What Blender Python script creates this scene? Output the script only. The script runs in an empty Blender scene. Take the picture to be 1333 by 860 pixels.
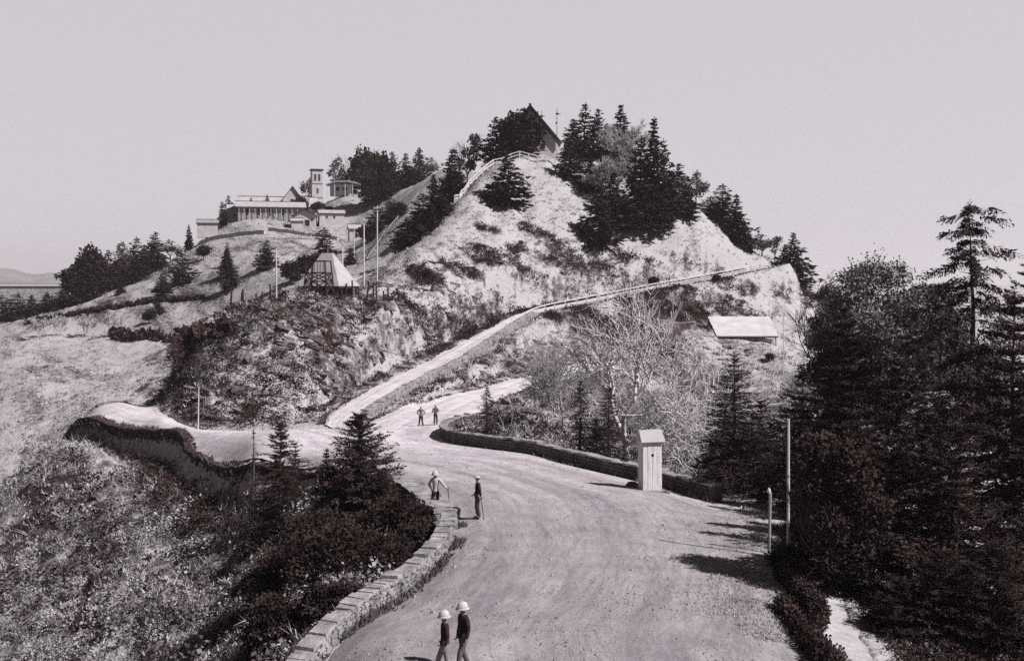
import bpy, bmesh, math, random
import numpy as np
from mathutils import Vector, Matrix

# ------------------------------------------------------------------ camera, sky, sun
F, CX, HY = 1496.0, 666.5, 365.0          # focal length, image centre column and eye-level row of a 1333 x 860 frame
SC = bpy.context.scene
COL = SC.collection
rng = np.random.default_rng(7)
random.seed(7)

cam_d = bpy.data.cameras.new('camera')
cam_d.sensor_width = 36.0
cam_d.lens = 36.0 * F / 1333.0
cam_d.shift_y = -(430.0 - HY) / 1333.0
cam_d.clip_start, cam_d.clip_end = 0.5, 30000.0
cam = bpy.data.objects.new('camera', cam_d)
cam.rotation_euler = (math.radians(90), 0, 0)
COL.objects.link(cam)
SC.camera = cam

SUN_AZ, SUN_EL = math.radians(115.0), math.radians(45.0)
world = bpy.data.worlds.new('World')
SC.world = world
world.use_nodes = True
wn, wl = world.node_tree.nodes, world.node_tree.links
wn.clear()
out = wn.new('ShaderNodeOutputWorld')
bg = wn.new('ShaderNodeBackground')
sky = wn.new('ShaderNodeTexSky')
sky.sky_type = 'NISHITA'
sky.sun_disc = False
sky.sun_elevation = SUN_EL
sky.sun_rotation = SUN_AZ
sky.air_density, sky.dust_density, sky.ozone_density = 1.0, 1.0, 1.0
bw = wn.new('ShaderNodeRGBToBW')
wl.new(sky.outputs[0], bw.inputs[0])
# bright haze veil standing on the horizon, darkened towards the zenith to keep shade deep
geo = wn.new('ShaderNodeTexCoord')
sep = wn.new('ShaderNodeSeparateXYZ')
wl.new(geo.outputs['Generated'], sep.inputs[0])
ramp = wn.new('ShaderNodeValToRGB')
ramp.color_ramp.interpolation = 'EASE'
e = ramp.color_ramp.elements
e[0].position, e[0].color = 0.0, (1, 1, 1, 1)
e[1].position, e[1].color = 0.46, (0.03, 0.03, 0.03, 1)
e2 = e.new(0.245); e2.color = (0.985, 0.985, 0.985, 1)
wl.new(sep.outputs['Z'], ramp.inputs[0])
k1 = wn.new('ShaderNodeMath'); k1.operation = 'MULTIPLY'; k1.inputs[1].default_value = 0.075
wl.new(bw.outputs[0], k1.inputs[0])
k2 = wn.new('ShaderNodeMath'); k2.operation = 'MULTIPLY'; k2.inputs[1].default_value = 4.4
wl.new(ramp.outputs[0], k2.inputs[0])
add = wn.new('ShaderNodeMath'); add.operation = 'ADD'
mrg = wn.new('ShaderNodeMapRange'); mrg.interpolation_type = 'SMOOTHSTEP'      # veil dimmed outside the north, an invented falloff that keeps shaded faces dark
for k_, v_ in ((1, -0.35), (2, 0.65), (3, 0.22), (4, 1.0)): mrg.inputs[k_].default_value = v_
wl.new(sep.outputs['Y'], mrg.inputs[0])
k3 = wn.new('ShaderNodeMath'); k3.operation = 'MULTIPLY'
wl.new(k2.outputs[0], k3.inputs[0]); wl.new(mrg.outputs[0], k3.inputs[1])
wl.new(k1.outputs[0], add.inputs[0]); wl.new(k3.outputs[0], add.inputs[1])
tint = wn.new('ShaderNodeVectorMath'); tint.operation = 'SCALE'
tint.inputs[0].default_value = (1.0, 0.945, 1.02)
wl.new(add.outputs[0], tint.inputs['Scale'])
wl.new(tint.outputs[0], bg.inputs['Color'])
bg.inputs['Strength'].default_value = 0.10
wl.new(bg.outputs[0], out.inputs['Surface'])

sun_d = bpy.data.lights.new('sun', 'SUN')
sun_d.energy = 5.0
sun_d.angle = math.radians(0.5)
sun_d.color = (1.0, 0.96, 0.94)
sun = bpy.data.objects.new('sun', sun_d)
sv = Vector((math.sin(SUN_AZ) * math.cos(SUN_EL), math.cos(SUN_AZ) * math.cos(SUN_EL), math.sin(SUN_EL)))
sun.rotation_euler = sv.to_track_quat('Z', 'Y').to_euler()
COL.objects.link(sun)

SC.view_settings.view_transform = 'Standard'
SC.view_settings.look = 'None'
SC.view_settings.exposure = 0.45
SC.view_settings.gamma = 1.0
SC.view_settings.use_curve_mapping = False
SC.render.engine = 'CYCLES'
SC.cycles.volume_bounces = 1
SC.cycles.max_bounces = 4
SC.cycles.diffuse_bounces = 2
SC.cycles.use_denoising = False

# ------------------------------------------------------------------ helpers
def tag(o, label=None, cat=None, group=None, kind=None):
    if label: o['label'] = label
    if cat: o['category'] = cat
    if group: o['group'] = group
    if kind: o['kind'] = kind
    return o

def empty(name, loc, label, cat, group=None, rz=0.0):
    o = bpy.data.objects.new(name, None)
    o.empty_display_size = 0.3
    o.location = loc
    o.rotation_euler = (0, 0, rz)
    COL.objects.link(o)
    return tag(o, label, cat, group)

def link(name, me, parent=None):
    o = bpy.data.objects.new(name, me)
    COL.objects.link(o)
    if parent is not None: o.parent = parent
    return o

def np_mesh(name, V, faces, m, smooth=False):
    """V (n,3); faces: list of int arrays (k, nverts)"""
    me = bpy.data.meshes.new(name)
    V = np.ascontiguousarray(V, dtype=np.float32)
    if isinstance(faces, np.ndarray): faces = [faces]
    faces = [f for f in faces if len(f)]
    me.vertices.add(len(V)); me.vertices.foreach_set('co', V.ravel())
    loops = np.concatenate([f.ravel() for f in faces]).astype(np.int32)
    tot = np.concatenate([np.full(len(f), f.shape[1]) for f in faces]).astype(np.int32)
    st = np.concatenate([[0], np.cumsum(tot)[:-1]]).astype(np.int32)
    me.loops.add(len(loops)); me.loops.foreach_set('vertex_index', loops)
    me.polygons.add(len(tot)); me.polygons.foreach_set('loop_start', st)
    me.polygons.foreach_set('loop_total', tot)
    me.polygons.foreach_set('use_smooth', np.full(len(tot), smooth))
    me.update(calc_edges=True)
    if m: me.materials.append(m)
    return me

class MB:
    """collects boxes, bars, lathes and prisms into ONE mesh"""
    def __init__(s): s.v, s.f = [], []
    def quadmesh(s, vs, fs):
        n = len(s.v); s.v += [tuple(v) for v in vs]; s.f += [tuple(n + i for i in f) for f in fs]; return s
    def box(s, c, d, rz=0.0, taper=1.0, jit=0.0):
        x, y, z = d[0] / 2, d[1] / 2, d[2] / 2
        vs = []
        for sz in (-1, 1):
            k = taper if sz > 0 else 1.0
            for sx, sy in ((-1, -1), (1, -1), (1, 1), (-1, 1)):
                p = [sx * x * k, sy * y * k, sz * z]
                if jit: p = [q + random.uniform(-jit, jit) for q in p]
                cr, sr = math.cos(rz), math.sin(rz)
                vs.append((c[0] + p[0] * cr - p[1] * sr, c[1] + p[0] * sr + p[1] * cr, c[2] + p[2]))
        return s.quadmesh(vs, [(3, 2, 1, 0), (4, 5, 6, 7), (0, 1, 5, 4), (1, 2, 6, 5), (2, 3, 7, 6), (3, 0, 4, 7)])
    def hexa(s, vs):
        return s.quadmesh(vs, [(3, 2, 1, 0), (4, 5, 6, 7), (0, 1, 5, 4), (1, 2, 6, 5), (2, 3, 7, 6), (3, 0, 4, 7)])
    def bar(s, a, b, w, w2=None, n=4):
        a, b = Vector(a), Vector(b); w2 = w if w2 is None else w2
        d = (b - a)
        if d.length < 1e-6: return s
        q = d.to_track_quat('Z', 'Y')
        vs = []
        for p, r in ((a, w / 2), (b, w2 / 2)):
            for i in range(n):
                t = 2 * math.pi * (i + 0.5) / n
                vs.append(p + q @ Vector((math.cos(t) * r, math.sin(t) * r, 0)))
        fs = [tuple(range(n - 1, -1, -1)), tuple(range(n, 2 * n))]
        fs += [(i, (i + 1) % n, n + (i + 1) % n, n + i) for i in range(n)]
        return s.quadmesh(vs, fs)
    def lathe(s, prof, n=16, c=(0, 0, 0), sx=1.0, sy=1.0):
        vs = []
        for r, z in prof:
            for i in range(n):
                t = 2 * math.pi * i / n
                vs.append((c[0] + r * math.cos(t) * sx, c[1] + r * math.sin(t) * sy, c[2] + z))
        m = len(prof)
        fs = [(j * n + i, j * n + (i + 1) % n, (j + 1) * n + (i + 1) % n, (j + 1) * n + i) for j in range(m - 1) for i in range(n)]
        fs += [tuple(range(n - 1, -1, -1)), tuple(range((m - 1) * n, m * n))]
        return s.quadmesh(vs, fs)
    def prism(s, poly, y0, y1):
        """polygon in x,z extruded along y"""
        n = len(poly)
        vs = [(x, y0, z) for x, z in poly] + [(x, y1, z) for x, z in poly]
        fs = [tuple(range(n)), tuple(range(2 * n - 1, n - 1, -1))]
        fs += [((i + 1) % n, i, n + i, n + (i + 1) % n) for i in range(n)]
        return s.quadmesh(vs, fs)
    def build(s, name, m, parent=None, smooth=False):
        me = bpy.data.meshes.new(name)
        me.from_pydata([tuple(v) for v in s.v], [], s.f)
        if smooth: me.polygons.foreach_set('use_smooth', [True] * len(me.polygons))
        me.materials.append(m); me.update()
        return link(name, me, parent)

# ------------------------------------------------------------------ materials (all in the photograph's sepia)
def tone(L, warm=None):
    """a print tone: dark ones are brown, light ones faintly mauve"""
    if warm is None: warm = max(0.0, min(1.0, 1.0 - L / 0.10))
    a = (1.02, 0.965, 1.02); b = (1.7, 0.83, 0.85)
    return tuple(L * (a[i] * (1 - warm) + b[i] * warm) for i in range(3)) + (1.0,)

def mat(name, lo, hi, scale=1.0, rough=0.9, bump=0.0, bscale=None, mid=(0.35, 0.65), stretch=(1, 1, 1), coord='Object', detail=6.0, spec=0.15):
    m = bpy.data.materials.new(name); m.use_nodes = True
    n, l = m.node_tree.nodes, m.node_tree.links
    b = n['Principled BSDF']
    b.inputs['Roughness'].default_value = rough
    b.inputs['Specular IOR Level'].default_value = spec
    tc = n.new('ShaderNodeTexCoord'); mp = n.new('ShaderNodeMapping')
    mp.inputs['Scale'].default_value = stretch
    l.new(tc.outputs[coord], mp.inputs[0])
    nz = n.new('ShaderNodeTexNoise'); nz.inputs['Scale'].default_value = scale; nz.inputs['Detail'].default_value = detail
    nz.inputs['Roughness'].default_value = 0.65
    l.new(mp.outputs[0], nz.inputs['Vector'])
    r = n.new('ShaderNodeValToRGB')
    r.color_ramp.elements[0].position, r.color_ramp.elements[0].color = mid[0], tone(lo)
    r.color_ramp.elements[1].position, r.color_ramp.elements[1].color = mid[1], tone(hi)
    l.new(nz.outputs['Fac'], r.inputs[0]); l.new(r.outputs[0], b.inputs['Base Color'])
    if bump:
        n2 = n.new('ShaderNodeTexNoise'); n2.inputs['Scale'].default_value = bscale or scale * 3; n2.inputs['Detail'].default_value = 5
        l.new(mp.outputs[0], n2.inputs['Vector'])
        bp = n.new('ShaderNodeBump'); bp.inputs['Strength'].default_value = bump; bp.inputs['Distance'].default_value = 0.1
        l.new(n2.outputs['Fac'], bp.inputs['Height']); l.new(bp.outputs[0], b.inputs['Normal'])
    return m

M = {}
M['needles'] = mat('conifer_needles', 0.010, 0.05, 1.0)
M['needles_far'] = mat('conifer_needles_distant', 0.014, 0.03, 0.6)
M['needles_brown'] = mat('cypress_needles', 0.03, 0.085, 0.9)
M['leaf_dark'] = mat('dark_leaves', 0.014, 0.05, 1.5)
M['leaf_mid'] = mat('scrub_leaves', 0.04, 0.15, 0.7)
M['shrub'] = mat('evergreen_shrub_leaves', 0.006, 0.05, 0.9)
M['bark_pale2'] = mat('bleached_bark', 0.42, 0.66, 3.0, bump=0.4)
M['dead_and_lit_twig'] = mat('bleached_and_sunlit_twigs', 0.28, 0.54, 2.0)  # also colours the conifer sprays that stand in for sunlit boughs
M['bark'] = mat('dark_bark', 0.03, 0.08, 3.0, bump=0.4)
M['bark_pale'] = mat('pale_bark', 0.18, 0.40, 3.0, bump=0.4)
M['grass_pale'] = mat('dry_grass', 0.24, 0.5, 0.5)
M['brush_dark'] = mat('dark_brush', 0.012, 0.045, 0.8)
M['stone'] = mat('rubble_stone', 0.12, 0.36, 1.6, bump=0.8, bscale=9)
M['stone_dark'] = mat('dark_stone', 0.05, 0.14, 1.2, bump=0.8, bscale=8)  # evenly dark stone, darker than the rubble
M['stone_black'] = mat('shade_black_stone', 0.012, 0.06, 1.4, bump=0.9, bscale=7)  # shade of the bend's walls put into an even near-black stone
M['coping'] = mat('stone_coping', 0.14, 0.36, 1.5, bump=0.5, bscale=9)
M['plaster'] = mat('lime_plaster', 0.36, 0.48, 0.6)
M['roof_pale'] = mat('pale_roof_sheet', 0.30, 0.40, 0.8, rough=0.7)
M['roof_white'] = mat('whitened_roof_sheet', 0.42, 0.56, 0.5, rough=0.7, bump=.2, bscale=3)
M['booth_boards'] = mat('weathered_whitewash', 0.40, 0.66, 2.2, stretch=(5, 5, 0.5), bump=0.3, mid=(.3, .6))
M['roof_grey'] = mat('weathered_roof', 0.2, 0.3, 0.8)
M['timber_dark'] = mat('tarred_timber', 0.012, 0.04, 4, bump=0.3)
M['timber_pale'] = mat('whitewashed_timber', 0.44, 0.6, 3, stretch=(6, 6, 0.6), bump=0.15)
M['dark_opening'] = mat('dark_opening', 0.010, 0.02, 1)
M['pole_pale'] = mat('bleached_pole', 0.42, 0.62, 4, stretch=(4, 4, 0.5))
M['pole_wood'] = mat('grey_pole_wood', 0.2, 0.36, 4, stretch=(4, 4, 0.5))
M['skin'] = mat('skin', 0.16, 0.22, 6)
M['cloth_white'] = mat('white_cotton', 0.38, 0.46, 6, bump=0.2)
M['cloth_dark'] = mat('black_wool', 0.012, 0.03, 6, bump=0.2)
M['cloth_grey'] = mat('grey_flannel', 0.06, 0.12, 6, bump=0.2)
M['cloth_mid'] = mat('khaki_drill', 0.14, 0.26, 6, bump=0.2)
M['leather'] = mat('dark_leather', 0.012, 0.03, 6)
M['felt'] = mat('pale_felt', 0.38, 0.46, 6)
M['leaf_lit'] = mat('olive_leaves', 0.07, 0.22, 0.8)
M['brush_pale'] = mat('bleached_brush', 0.24, 0.5, 0.7)
M['hills'] = mat('far_hills', 0.10, 0.2, 0.004)

# ------------------------------------------------------------------ terrain
def vnoise(x, y, seed=0):
    xi, yi = np.floor(x).astype(np.int64), np.floor(y).astype(np.int64)
    fx, fy = x - xi, y - yi
    fx, fy = fx * fx * (3 - 2 * fx), fy * fy * (3 - 2 * fy)
    def h(a, b):
        n = (a * 374761393 + b * 668265263 + seed * 1274126177) & 0xFFFFFFFF
        n = ((n ^ (n >> 13)) * 1274126177) & 0xFFFFFFFF
        return ((n ^ (n >> 16)) & 0xFFFF) / 65535.0
    a, b, c, d = h(xi, yi), h(xi + 1, yi), h(xi, yi + 1), h(xi + 1, yi + 1)
    return (a * (1 - fx) + b * fx) * (1 - fy) + (c * (1 - fx) + d * fx) * fy

def fbm(x, y, seed=0, oct=4):
    s, a, t = 0.0, 1.0, 0.0
    for i in range(oct):
        s = s + a * vnoise(x * 2 ** i, y * 2 ** i, seed + i * 17); t += a; a *= 0.5
    return s / t

def cp(px, py, Y): return (px, Y, (HY - py) / F * Y)
def cz(px, Y, z): return (px, Y, z)
CTRL = [
 # ground below the viewpoint, the near road
 cz(-600, 12, -17), cz(0, 12, -13), cz(666, 12, -10.9), cz(1200, 12, -10.9), cz(2000, 12, -11),
 cz(666, 22, -10.75), cz(1100, 22, -10.8), cz(666, 30, -10.6), cz(480, 34, -10.45), cz(1040, 34, -10.5), cz(760, 38, -10.3),
 cz(700, 48, -10.05), cz(597, 44, -10.2), cz(900, 48, -10.25), cz(560, 53, -10.15), cz(760, 60, -10.25), cz(850, 57, -10.35),
 cz(470, 60, -10.25), cz(420, 64, -10.3), cz(330, 68, -10.3), cz(600, 70, -10.5), cz(450, 75, -10.7), cz(300, 76, -10.6),
 cz(690, 72, -10.9), cz(575, 87, -11.9), cz(400, 88, -11.5), cz(270, 86, -11.35), cz(500, 97, -12.2), cz(235, 92, -11.75),
 cp(210, 543, 101), cp(165, 536, 109), cp(125, 531, 115), cp(200, 529, 114), cp(160, 524, 122), cp(206, 527, 119), cz(930, 54, -10.6), cz(830, 62, -10.85), cz(1000, 50, -10.5),
 # slope that drops away on the left
 cz(400, 30, -11.2), cz(360, 34, -12.2), cz(250, 34, -14.6), cz(100, 34, -17.5), cz(-300, 34, -21),
 cz(520, 44, -11.1), cp(440, 760, 44), cp(350, 760, 50), cp(480, 680, 52), cp(300, 820, 47), cp(200, 870, 48),
 cp(400, 640, 62), cp(300, 700, 62), cp(200, 650, 70), cp(200, 750, 60), cp(150, 820, 56), cp(25, 820, 62), cp(25, 780, 67),
 cp(100, 700, 72), cp(25, 700, 78), cp(100, 620, 83), cp(25, 630, 92), cp(150, 592, 88), cp(225, 609, 76), cp(300, 622, 68),
 cp(88, 562, 106), cp(140, 574, 100), cp(190, 581, 93), cp(226, 592, 83), cp(-150, 800, 70), cp(-150, 700, 90),
 # gully and bowl beyond it
 cz(25, 112, -19.5), cz(80, 122, -18.5), cz(-150, 125, -23), cp(150, 528, 134), cp(25, 590, 132), cp(25, 520, 160), cp(25, 470, 200),
 cp(25, 440, 235), cp(100, 505, 165), cp(110, 440, 232), cp(200, 480, 178), cp(200, 442, 220), cp(250, 452, 200), cp(290, 422, 222),
 cp(-150, 480, 240),
 # left ridge and the slope under the mission
 cp(-150, 450, 270), cp(40, 415, 275), cp(100, 396, 285), cp(170, 368, 295), cp(230, 340, 305), cp(300, 312, 320), cp(300, 370, 250),
 cp(350, 345, 250), cp(390, 335, 265), cp(420, 312, 300), cp(400, 352, 235), cz(-150, 400, -26), cz(50, 400, -22), cz(170, 400, -12), cz(100, 330, -10),
 cp(300, 290, 345), cp(390, 292, 348), cp(340, 278, 365), cp(415, 272, 370), cp(450, 252, 380), cp(485, 262, 360), cp(455, 312, 318),
 cz(300, 450, 8), cz(420, 450, 18), cz(-150, 600, -30), cz(200, 600, -20), cz(420, 600, -8), cz(600, 600, -8),
 cp(500, 247, 365), cp(560, 238, 345), cp(610, 215, 300), cz(500, 450, 18), cz(620, 450, 10),
 cp(490, 320, 250), cp(470, 347, 215), cp(540, 262, 268), cp(505, 298, 245),
 # main hill: bench above the cut bank, then the round top set well back
 cp(515, 335, 165), cp(560, 305, 174), cp(600, 262, 193), cp(622, 235, 206), cz(530, 200, 4), cz(575, 213, 10), cz(610, 235, 18.5),
 cp(540, 362, 152), cp(600, 320, 171), cp(640, 270, 194), cp(680, 208, 220), cp(640, 212, 222), cp(720, 207, 222), cp(690, 250, 203), cp(690, 300, 186),
 cp(600, 376, 155), cp(640, 350, 165), cp(690, 345, 174), cp(650, 374, 163), cp(690, 368, 169), cp(750, 300, 192), cp(750, 240, 212), cp(770, 214, 224), cp(830, 222, 226), cp(800, 280, 203), cp(800, 340, 186),
 cp(750, 355, 177), cp(870, 340, 191), cp(870, 280, 204), cp(905, 275, 207), cp(945, 315, 202), cp(940, 345, 197), cp(985, 332, 206), cp(1030, 362, 207), cp(1065, 385, 207),
 cp(1078, 420, 205), cz(700, 265, 21), cz(700, 310, 10), cz(850, 265, 14), cz(950, 240, 2), cz(900, 300, 0), cz(1050, 250, -10), cz(700, 380, 4), cz(800, 420, -8),
 # platform of the hut, cut bank below it
 cp(300, 400, 124), cp(350, 394, 128), cp(420, 391, 133), cp(500, 389, 139), cp(460, 382, 150), cp(400, 382, 150), cp(480, 366, 185),
 cz(340, 155, -5.5), cz(290, 160, -9), cz(380, 180, -3), cp(560, 386, 148), cp(600, 383, 153), cp(640, 381, 160), cp(300, 408, 120), cp(355, 402, 121), cp(420, 400, 124), cp(500, 398, 131),
 cp(255, 455, 117), cp(238, 500, 112.5), cp(218, 537, 109), cp(226, 520, 110.5), cp(300, 550, 101), cp(265, 549, 103.5), cp(238, 544, 106), cp(262, 510, 108), cp(275, 470, 112), cp(300, 480, 111), cp(360, 547, 102), cp(360, 470, 112), cp(430, 537, 106),
 cp(430, 460, 117), cp(500, 488, 122), cp(500, 440, 127), cp(580, 440, 142), cp(580, 412, 145), cp(640, 404, 157), cz(195, 132, -15.5), cz(228, 142, -13.5), cz(260, 146, -10.5),
 # ramp and the lower road
 cp(462, 548, 100), cp(520, 512, 113), cp(600, 470, 131), cp(660, 430, 151), cp(700, 408, 164), cp(760, 395, 171), cp(860, 375, 183), cp(940, 360, 193), cp(1000, 347, 201),
 cp(500, 541, 102), cp(545, 526, 111), cp(620, 508, 121.5), cp(690, 489, 134), cp(600, 547, 98), cp(650, 520, 114), cp(700, 497, 130), cp(745, 478, 142),
 # hollow behind the curved wall, slope under the fence
 cz(650, 93, -12.6), cz(720, 82, -12.6), cz(830, 74, -12.4), cz(930, 66, -12.2), cz(760, 110, -13.6), cz(850, 110, -13.6), cz(950, 100, -13.2), cp(850, 505, 140),
 cp(760, 505, 133), cp(730, 450, 152), cp(800, 448, 157), cp(900, 445, 168), cp(1000, 447, 172), cp(1060, 432, 188), cp(960, 418, 181), cp(1000, 398, 191), cp(1050, 398, 203),
 cp(850, 405, 173), cp(930, 390, 186),
 # right hand side under the trees
 cz(1100, 38, -10.9), cz(1300, 38, -11.3), cz(1600, 38, -12), cz(1300, 60, -11.6), cz(1050, 60, -11.3), cz(1000, 85, -12.5), cz(1150, 120, -13), cz(1300, 150, -14),
 cz(1200, 220, -13), cz(1600, 120, -14), cz(1300, 400, -16), cz(1600, 300, -16), cz(1100, 300, -14), cz(1100, 450, -15), cz(1300, 600, -25), cz(900, 600, -20),
]
CT = np.array(CTRL, dtype=float)
def feat(px, Y): return np.stack([px / 100.0, 4.0 * np.log(Y)], -1)
def tps_k(d2): return 0.5 * d2 * np.log(np.maximum(d2, 1e-12))
_P = feat(CT[:, 0], CT[:, 1])
_D = ((_P[:, None] - _P[None]) ** 2).sum(-1)
_n = len(CT)
_A = np.zeros((_n + 3, _n + 3))
_A[:_n, :_n] = tps_k(_D) + np.eye(_n) * 0.02
_A[:_n, _n] = 1; _A[:_n, _n + 1:] = _P
_A[_n:, :_n] = _A[:_n, _n:].T
_W = np.linalg.solve(_A, np.concatenate([CT[:, 2] / (CT[:, 1] + 60.0), np.zeros(3)]))

def smooth(a, b, t):
    t = np.clip((t - a) / (b - a), 0, 1); return t * t * (3 - 2 * t)

def base_h(px, Y):
    px, Y = np.broadcast_arrays(np.asarray(px, float), np.asarray(Y, float))
    p, y = px.ravel(), Y.ravel()
    r = np.empty(len(p))
    pc = np.clip(p, -700, 2100)
    for i in range(0, len(p), 40000):
        q = feat(pc[i:i + 40000], np.clip(y[i:i + 40000], 11, 620))
        d2 = ((q[:, None] - _P[None]) ** 2).sum(-1)
        r[i:i + 40000] = tps_k(d2) @ _W[:_n] + _W[_n] + q @ _W[_n + 1:]
    z = r * (np.clip(y, 11, 620) + 60.0)
    w = smooth(420, 800, y)
    return (z * (1 - w) - 31.0 * w).reshape(px.shape)

def X(px, Y): return (px - CX) / F * Y
def PX(x, y): return CX + F * x / y

def back(px, Y):
    """how far the round hilltop is set back behind its first estimate"""
    w = min(1, max(0, (px - 545) / 70)) * min(1, max(0, (970 - px) / 120))
    return Y + 31 * w * min(1.15, max(0, (Y - 166) / 24))
# roads as pairs of edges (px, Y)
MAIN_L = [(250, 18), (300, 24), (375, 29), (440, 34), (508, 37.5), (566, 43), (575, 45.5), (570, 48), (560, 51.5), (545, 54), (470, 60), (420, 64), (325, 68), (285, 72), (258, 78), (251, 84), (248, 88), (234, 92), (220, 97)]
MAIN_R = [(1340, 18), (1190, 24), (1100, 29), (1037, 34), (1045, 37.5), (1030, 43), (1022, 45.5), (1010, 48), (985, 51.5), (935, 54.5), (850, 60), (800, 64), (725, 68), (692, 72), (640, 78), (590, 84), (578, 88), (585, 92), (600, 97)]
LEFT_L = [(252, 84), (238, 90.5), (206, 97), (172, 102.5), (140, 107), (112, 112), (92, 120)]
LEFT_R = [(420, 95), (310, 97), (245, 101), (213, 107), (204, 115), (165, 121), (118, 128)]
LOW_L = [(440, 94), (480, 100), (542, 110), (620, 121), (690, 133.5), (742, 143), (800, 150)]
LOW_R = [(596, 94), (612, 101), (650, 114), (680, 123), (704, 131), (745, 139), (800, 145)]
RAMP_L = [(422, 99), (440, 107), (500, 119.5), (580, 139), (645, 157), (690, 168.5), (760, 175.5), (860, 187), (940, 197), (1005, 205)]
RAMP_R = [(455, 94), (462, 100), (520, 112), (600, 130), (660, 150), (700, 163), (760, 171), (860, 183), (940, 193), (1005, 201)]
RAMP_Z = [-12.2, -12.2, -11.0, -9.1, -6.55, -4.7, -3.45, -1.25, 0.6, 2.5]
PATH_L, PATH_R = [(1210, 22), (1095, 31), (1064, 36), (1060, 38.5), (1062, 39.4)], [(1290, 22), (1158, 31), (1114, 36), (1100, 38.5), (1088, 39.4)]
def plan(l): return np.array([(X(p, y), y) for p, y in l])

def resample(P, n):
    P = np.asarray(P, float)
    s = np.concatenate([[0], np.cumsum(np.linalg.norm(np.diff(P[:, :2], axis=0), axis=1))])
    t = np.linspace(0, s[-1], n)
    # Catmull-Rom style smoothing through the points by index
    out = np.stack([np.interp(t, s, P[:, k]) for k in range(P.shape[1])], -1)
    return out
def spline(P, n):
    P = np.asarray(P, float); m = len(P)
    k = np.linspace(0, m - 1, n); i = np.clip(np.floor(k).astype(int), 0, m - 2); t = (k - i)[:, None]
    p0, p1, p2, p3 = P[np.clip(i - 1, 0, m - 1)], P[i], P[i + 1], P[np.clip(i + 2, 0, m - 1)]
    return 0.5 * ((2 * p1) + (p2 - p0) * t + (2 * p0 - 5 * p1 + 4 * p2 - p3) * t ** 2 + (3 * p1 - p0 - 3 * p2 + p3) * t ** 3)

RL, RR = spline(plan(RAMP_L), 160), spline(plan(RAMP_R), 160)
RC = (RL + RR) / 2
RZ = spline(np.array(RAMP_Z)[:, None], 160)[:, 0]
RHW = np.linalg.norm(RL - RR, axis=1) / 2

def inpoly(x, y, poly):
    x, y = np.asarray(x), np.asarray(y)
    c = np.zeros(x.shape, bool); n = len(poly)
    for i in range(n):
        (x1, y1), (x2, y2) = poly[i], poly[i - 1]
        if y1 == y2: continue
        c ^= ((y1 > y) != (y2 > y)) & (x < (x2 - x1) * (y - y1) / (y2 - y1) + x1)
    return c
def ribbon_poly(L, R): return np.concatenate([spline(plan(L), 80), spline(plan(R), 80)[::-1]])
POLYS = {'main': ribbon_poly(MAIN_L, MAIN_R), 'left': ribbon_poly(LEFT_L, LEFT_R), 'low': ribbon_poly(LOW_L, LOW_R), 'ramp': np.concatenate([RL, RR[::-1]]), 'path': ribbon_poly(PATH_L, PATH_R)}
def on_road(x, y):
    r = np.zeros(np.shape(x), bool)
    for p in POLYS.values(): r |= inpoly(x, y, p)
    return r
def dist_edge(x, y, P):
    d = np.full(np.shape(x), 1e9)
    for i in range(0, len(P), 1):
        a, b = P[i - 1], P[i]
        ab = b - a; L2 = max(1e-9, (ab ** 2).sum())
        t = np.clip(((x - a[0]) * ab[0] + (y - a[1]) * ab[1]) / L2, 0, 1)
        d = np.minimum(d, np.hypot(x - a[0] - t * ab[0], y - a[1] - t * ab[1]))
    return d
def road_dist(x, y):
    """0 on a road, else metres to the nearest road edge (only computed near)"""
    d = np.full(np.shape(x), 1e9)
    for p in POLYS.values():
        near = (x > p[:, 0].min() - 6) & (x < p[:, 0].max() + 6) & (y > p[:, 1].min() - 6) & (y < p[:, 1].max() + 6)
        if not near.any(): continue
        xs, ys = x[near], y[near]
        dd = dist_edge(xs, ys, p); dd[inpoly(xs, ys, p)] = 0
        d[near] = np.minimum(d[near], dd)
    return d

def carve(x, y, z):
    near = (y > 92) & (y < 212) & (x > -26) & (x < 62)
    xs, ys, zs = x[near], y[near], z[near].copy()
    best = np.full(xs.shape, 1e9); bi = np.zeros(xs.shape, int)
    for i in range(len(RC)):
        d = np.hypot(xs - RC[i, 0], ys - RC[i, 1])
        u = d < best; best[u] = d[u]; bi[u] = i
    i2 = np.clip(bi + 1, 0, 159); i1 = np.clip(bi - 1, 0, 159)
    tx, ty = RC[i2, 0] - RC[i1, 0], RC[i2, 1] - RC[i1, 1]
    side = tx * (ys - RC[bi, 1]) - ty * (xs - RC[bi, 0])      # > 0: uphill (left) side
    ex = best - RHW[bi]
    w_up = 1 - smooth(0.4, 2.2, ex)
    wall = bi < 75
    w_dn = np.where(wall, 1 - smooth(0.15, 0.7, ex), 1 - smooth(1.1, 4.0, ex))
    w = np.where(side > 0, w_up, w_dn)
    fade = smooth(0, 14, bi)
    zs = zs * (1 - w * fade) + RZ[bi] * w * fade
    z = z.copy(); z[near] = zs
    return z

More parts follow.
